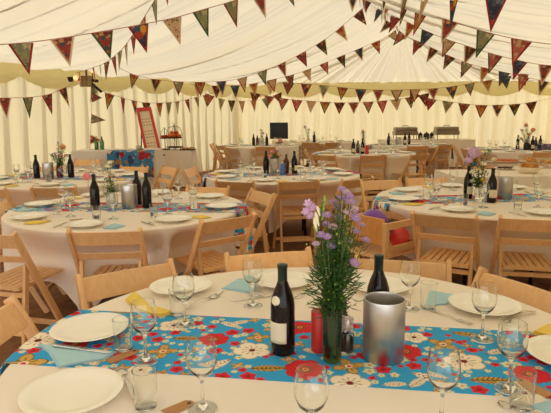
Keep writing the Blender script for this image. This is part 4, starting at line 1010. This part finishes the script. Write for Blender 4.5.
# chafing dishes
def make_chafer():
    r = empty('food_warmer')
    MB().box((0, 0, .16), (.56, .34, .10)).build('water_pan', M['warmer'], r, bevel=.01)
    m = MB(); m.box((0, 0, .255), (.54, .32, .10)); m.build('lid', M['warmer'], r, bevel=.035, smooth=True)
    MB().tube([(-.07, 0, .30), (-.07, 0, .335), (.07, 0, .335), (.07, 0, .30)], .008, 6).build('handle', M['iron'], r)
    m = MB()
    for sx in (-1, 1):
        for sy in (-1, 1): m.tube([(sx * .25, sy * .14, 0), (sx * .25, sy * .14, .15)], .008, 6)
    m.box((0, 0, .135), (.54, .32, .01)); m.build('stand', M['iron'], r); return r
for px, lb in ((403, 'silver chafing food warmer at the left of the back buffet'), (443, 'large silver chafing food warmer at the right of the back buffet')):
    place('chafer', make_chafer, up(px, 200, 14.85, .752), 0, lb, 'food warmer', 'silver food warmers', scale=1.12)
for px, rr, lb in ((418, .06, 'small dark pot left of the middle of the back buffet'), (424, .08, 'round dark pot between the two silver food warmers'), (429, .05, 'small dark pot next to the right silver food warmer')):
    o = MB().lathe([(0, 0), (rr * .8, 0), (rr, .04), (rr, .14), (rr * .7, .17), (rr * .2, .19), (rr * .15, .21), (0, .215)], 20).build('lidded_pot', M['iron'], None, up(px, 200, 14.8, .752), smooth=True); tag(o, lb, 'pot')
# black screen on a stand
x = up(279.5, 200, 14.6)[0]; sc_ = empty('flat_screen', (x, 14.6, 0), 0, 'black flat screen on a stand in front of the tent wall', 'screen')
MB().box((0, 0, 1.03), (.49, .05, .44)).build('housing', M['black'], sc_, bevel=.008)
MB().box((0, -.026, 1.035), (.45, .004, .40)).build('display', plain('dark_display', (.006, .006, .007, 1), .3), sc_)
MB().tube([(0, .02, .03), (0, .02, .85)], .025, 12).build('pole', M['iron'], sc_); MB().box((0, 0, .015), (.5, .4, .03)).build('base', M['iron'], sc_, bevel=.005)

# ------------------------------------------------------------------ child's high chair with balloons
hc = empty('high_chair', (.80, 3.92, 0), R(38), "wooden child's high chair with a solid side panel, left of the right middle table", 'high chair')
S = .19
for sx in (-1, 1):
    for sy in (-1, 1): MB().beam((sx * S, sy * S, 0), (sx * S, sy * S, .70), .036, .036).build('leg', M['beech'], hc, bevel=.004)
for z_, h_ in ((.672, .05), (.50, .045)):
    MB().beam((-S + .018, -S, z_), (S - .018, -S, z_), h_, .02, (0, 0, 1)).build('rail', M['beech'], hc, bevel=.003)
    MB().beam((-S + .018, S, z_), (S - .018, S, z_), h_, .02, (0, 0, 1)).build('rail', M['beech'], hc, bevel=.003)
    MB().beam((S, -S + .018, z_), (S, S - .018, z_), h_, .02, (0, 0, 1)).build('rail', M['beech'], hc, bevel=.003)
MB().beam((-S, -S + .018, .63), (-S, S - .018, .63), .19, .018, (0, 0, 1)).build('side_panel', M['panel'], hc, bevel=.003)
MB().box((0, 0, .44), (2 * S + .034, 2 * S - .04, .02)).build('seat', M['beech'], hc, bevel=.003)
for sx in (-1, 1): MB().beam((sx * S, -S + .018, .15), (sx * S, S - .018, .15), .035, .02, (0, 0, 1)).build('stretcher', M['beech'], hc, bevel=.003)
def balloon(loc, r, mat, lb):
    t = empty('balloon', loc, 0, lb, 'balloon'); m = MB(); m.lathe([(r * math.sin(PI * i / 16) * (1 - .12 * (1 - i / 16)), r - r * 1.08 * math.cos(PI * i / 16)) for i in range(17)], 28); m.build('envelope', M[mat], t, smooth=True)
    MB().lathe([(.004, 2.075 * r), (.012, 2.15 * r), (.0, 2.1 * r)], 12).build('knot', M[mat], t); return t
balloon((.80 + .09 * .788 + .09 * .616, 3.92 + .09 * .616 - .09 * .788, .452), .08, 'redball', 'red balloon lying on the seat of the high chair')
balloon((.80 - .04 * .788 - .05 * .616, 3.92 - .04 * .616 + .05 * .788, .505), .118, 'purple', 'purple balloon resting inside the high chair above the red one')

# ------------------------------------------------------------------ twin lamp on the left wall pole
pl = empty('wall_lamp', atd(84, 80, 9.3), 0, 'twin spotlight bracket glowing orange high on the left tent wall', 'lamp')
MB().beam((-.20, 0, .03), (.24, 0, -.02), .05, .03, (0, 0, 1)).build('bracket', M['iron'], pl)
MB().box((.03, .02, -.02), (.20, .10, .18)).build('junction_box', plain('khaki_box', srgb(150, 126, 84), .7), pl, bevel=.01)
MB().beam((.10, .02, -.04), (.28, .02, -.20), .05, .04, (0, 1, 0)).build('strut', M['iron'], pl)
for nm, p, r in (('bulb', (-.115, -.06, .03), .042), ('bulb', (.17, -.06, .13), .022)): MB().ball(p, r, 16).build(nm, M['bulb'], pl, smooth=True)
MB().lathe([(.03, 0), (.045, .04), (.05, .08), (.045, .08), (.04, .04), (.025, .005)], 20, (-.22, -.02, -.03)).build('shade', M['iron'], pl, smooth=True)
MB().tube([(-.14, 0, .03), (-.115, -.05, .03)], .02, 8).build('socket', M['iron'], pl)
MB().tube([(.15, 0, 0), (.17, -.06, .115)], .008, 8).build('socket', M['iron'], pl)

# ------------------------------------------------------------------ bunting
def flag_mesh(wd, ht, tw, g):
    b = .10; t = .0012
    A, B, C = Vector((-wd / 2, 0, 0)), Vector((wd / 2, 0, 0)), Vector((0, 0, -ht))
    cen = (A + B + C) / 3; a2 = A + Vector((wd * b, 0, 0)); b2 = B - Vector((wd * b, 0, 0)); c2 = C + Vector((0, 0, ht * b * 1.6))
    P = [A, B, C, a2, b2, c2]; P = [Vector((p.x, tw * (-p.z / ht) ** 2, p.z)) for p in P]
    m = MB()
    V = P + [p + Vector((0, t, 0)) for p in P]
    m.add(V, [(3, 5, 4), (9, 10, 11)], 0); m.add(V, [(0, 2, 5, 3), (1, 4, 5, 2), (6, 9, 11, 8), (7, 8, 11, 10), (0, 6, 8, 2), (2, 8, 7, 1), (0, 3, 4, 1, 7, 10, 9, 6)], 1)
    return m
def bunting(pts, wd, ht, gap, label, pal, start=.0, seed=0, sagw=True, binds=('redbind', 'greenbind', 'creambind')):
    pts = [Vector(p) for p in pts]
    # smooth path
    path = []
    for i in range(len(pts) - 1):
        p0, p1, p2, p3 = pts[max(i - 1, 0)], pts[i], pts[i + 1], pts[min(i + 2, len(pts) - 1)]
        for k in range(12):
            t = k / 12; path.append(.5 * ((2 * p1) + (p2 - p0) * t + (2 * p0 - 5 * p1 + 4 * p2 - p3) * t * t + (3 * p1 - p0 - 3 * p2 + p3) * t ** 3))
    path.append(pts[-1]); root = empty('bunting', path[0], 0, label, 'bunting', 'strings of patchwork bunting'); o_ = path[0]
    MB().tube([p - o_ for p in path], .004, 5).build('cord', M['twine'], root)
    cum = [0]
    for a, b in zip(path, path[1:]): cum.append(cum[-1] + (b - a).length)
    s = start; g = random.Random(seed); i = 0; k = 0
    while s < cum[-1] - wd / 2:
        while i < len(cum) - 2 and cum[i + 1] < s: i += 1
        t = (s - cum[i]) / max(1e-6, cum[i + 1] - cum[i]); p = path[i].lerp(path[i + 1], t); d = path[i + 1] - path[i]
        f = flag_mesh(wd * g.uniform(.95, 1.05), ht * g.uniform(.94, 1.05), g.uniform(-.03, .03), g)
        fo = f.build('flag', [FL[pal[k % len(pal)]], M[binds[(k * 2 + seed) % len(binds)]]], root, p - o_ + Vector((0, 0, -.004)))
        sl = math.atan2(d.z, math.hypot(d.x, d.y)); yaw = math.atan2(d.y, d.x)
        fo.rotation_euler = (g.uniform(-.08, .08), -sl, yaw + g.uniform(-.22, .22)); k += 1; s += gap * g.uniform(.97, 1.03)
    return root
D = lambda *a: [atd(x, y, Y) for x, y, Y in a]
bunting(D((-60, 46, 4.5), (22, 43, 4.8), (102, 31.5, 5.1), (169, 19, 5.4), (200, 10.5, 5.6), (236, 0, 5.8), (285, -18, 6.1), (340, -45, 6.4)), .205, .265, .345, 'bunting string crossing the upper left of the photo nearest to the camera', [3, 1, 0, 0, 2, 3, 1, 1, 0, 5, 7, 4], .26, 1)
bunting(D((345, -10, 7.2), (380, -14, 6.8), (425, -6, 5.6), (485, -3, 4.6), (560, -4, 4.2), (640, 5, 3.9)), .205, .28, .58, 'bunting string with large flags across the top right corner', [2, 7, 1, 3], .12, 2)
bunting(D((350, -12, 7.6), (386, -5, 7.2), (420, 11, 6.4), (451, 21, 6.1), (486, 32, 5.9), (522, 40, 5.6), (560, 45, 5.4), (640, 50, 5.1)), .20, .27, .40, 'bunting string with bold daisy flag sloping down across the upper right', [2, 8, 4, 6, 0, 1, 5], .33, 3)
bunting(D((372, 2, 9), (400, 18, 8.6), (424, 30, 8.2), (446, 39, 8.0), (470, 47, 7.8), (493, 54, 7.7), (517, 60, 7.5), (545, 65, 7.4), (610, 70, 7.2)), .20, .27, .345, 'second bunting string sloping down across the upper right', [7, 0, 6, 7, 3, 4, 5], .20, 4)
bunting(D((380, 10, 10.5), (403, 34, 10.3), (422, 43, 10.2), (445, 54, 10), (470, 64, 9.9), (495, 70, 9.8), (525, 77, 9.6), (560, 84, 9.4), (600, 88, 9.2)), .20, .27, .33, 'third and farthest bunting string sloping down to the right eave', [4, 5, 0, 4, 4, 1, 6, 7, 5], .3, 5)
bunting(D((372, 0, 9.5), (356, 14, 9.6), (331, 35, 9.8), (310, 48.5, 9.9), (290, 59.5, 10), (271, 68, 10.1), (250, 75.5, 10.2), (225, 81, 10.3), (190, 82, 10.2), (160, 80, 10), (135, 75, 10), (120, 68, 10.1)), .20, .27, .40, 'bunting string falling from the ridge to the lower left over the valance', [4, 6, 4, 0, 0, 1, 3, 7, 6, 1], .30, 6)
bunting(D((402, 24, 12), (386, 37, 12), (362, 47.5, 12), (345, 54.5, 12), (328, 61.5, 12), (312, 68, 12), (295, 74, 12), (275, 79, 12), (250, 84, 12), (220, 86, 12), (190, 84, 12)), .21, .27, .40, 'thinner bunting string falling from the gable apex to the left', [3, 6, 7, 4, 5, 3, 0], .28, 7)
bunting(D((262, 82, 13), (280, 82, 13), (306, 84, 13), (330, 86, 13), (358, 89, 13), (385, 90, 13), (412, 89.5, 13), (440, 88, 13), (465, 84.5, 13), (490, 80, 13), (525, 73, 13), (550, 68, 12.8)), .27, .30, .43, 'bunting string sagging in front of the back valance', [3, 0, 2, 1, 6, 7, 0, 3], .2, 8)
bunting(D((250, 92, 14.8), (280, 98, 14.8), (311, 101, 14.8), (340, 102.5, 14.8), (366, 102, 14.8), (395, 99.5, 14.8), (420, 95, 14.8), (432, 92, 14.8)), .30, .33, .385, 'bunting string on the back wall left of the centre fold', [4, 0, 5, 5, 3, 6], .15, 9)
bunting(D((408, 90, 14.2), (428, 98, 14.2), (452, 102, 14.2), (480, 105, 14.2), (510, 104.5, 14.2), (532, 102, 14.2), (556, 97, 14)), .30, .33, .44, 'bunting string low on the back wall at the right', [4, 0, 1, 0, 6, 2, 4], .2, 10)
bunting(D((88, 82, 9.3), (102, 91, 9.6), (120, 97, 10), (140, 102, 10.6), (158, 103, 11), (180, 101, 11.8), (205, 95, 12.6), (218, 91, 13)), .21, .29, .36, 'bunting string looped along the left wall behind the seating plan', [1, 6, 0, 2, 4, 6, 1, 3, 0], .18, 11)
bunting(D((205, 93, 13.2), (222, 99, 13.6), (240, 101, 14.2), (258, 100, 14.6), (272, 96, 14.9), (282, 92, 14.9)), .26, .30, .40, 'short bunting string on the wall above the black screen', [5, 1, 4, 3], .15, 12)
bunting(D((-60, 98, 7.6), (-20, 99, 7.9), (4, 98, 8.1), (26, 97.5, 8.3), (46, 95, 8.6), (62, 89, 8.9), (74, 82, 9.2)), .19, .31, .34, 'bunting string on the left wall running up to the spotlights', [4, 4, 0, 1, 0], .15, 13)
bunting(D((76, 73, 9.4), (92, 68, 8.6), (105, 63, 7.9), (118, 53, 7.2), (130, 39, 6.5), (153, 3, 5.7), (180, -45, 5.0)), .19, .26, .42, 'bunting string running away to the spotlights, its flags seen edge on', [3, 0, 5, 1, 0, 0, 1], .2, 14)
bunting(D((398, 22, 11), (388, 12, 9), (372, 0, 7.4), (352, -22, 6)), .18, .24, .33, 'bunting string along the ridge with flags seen edge on', [2, 0, 4, 6], .2, 15)
bunting(D((91, 84, 9.35), (92, 100, 9.36), (91, 125, 9.36), (90, 152, 9.36)), .17, .24, .36, 'loose end of bunting hanging down the tent pole', [0, 1, 0], .22, 16)
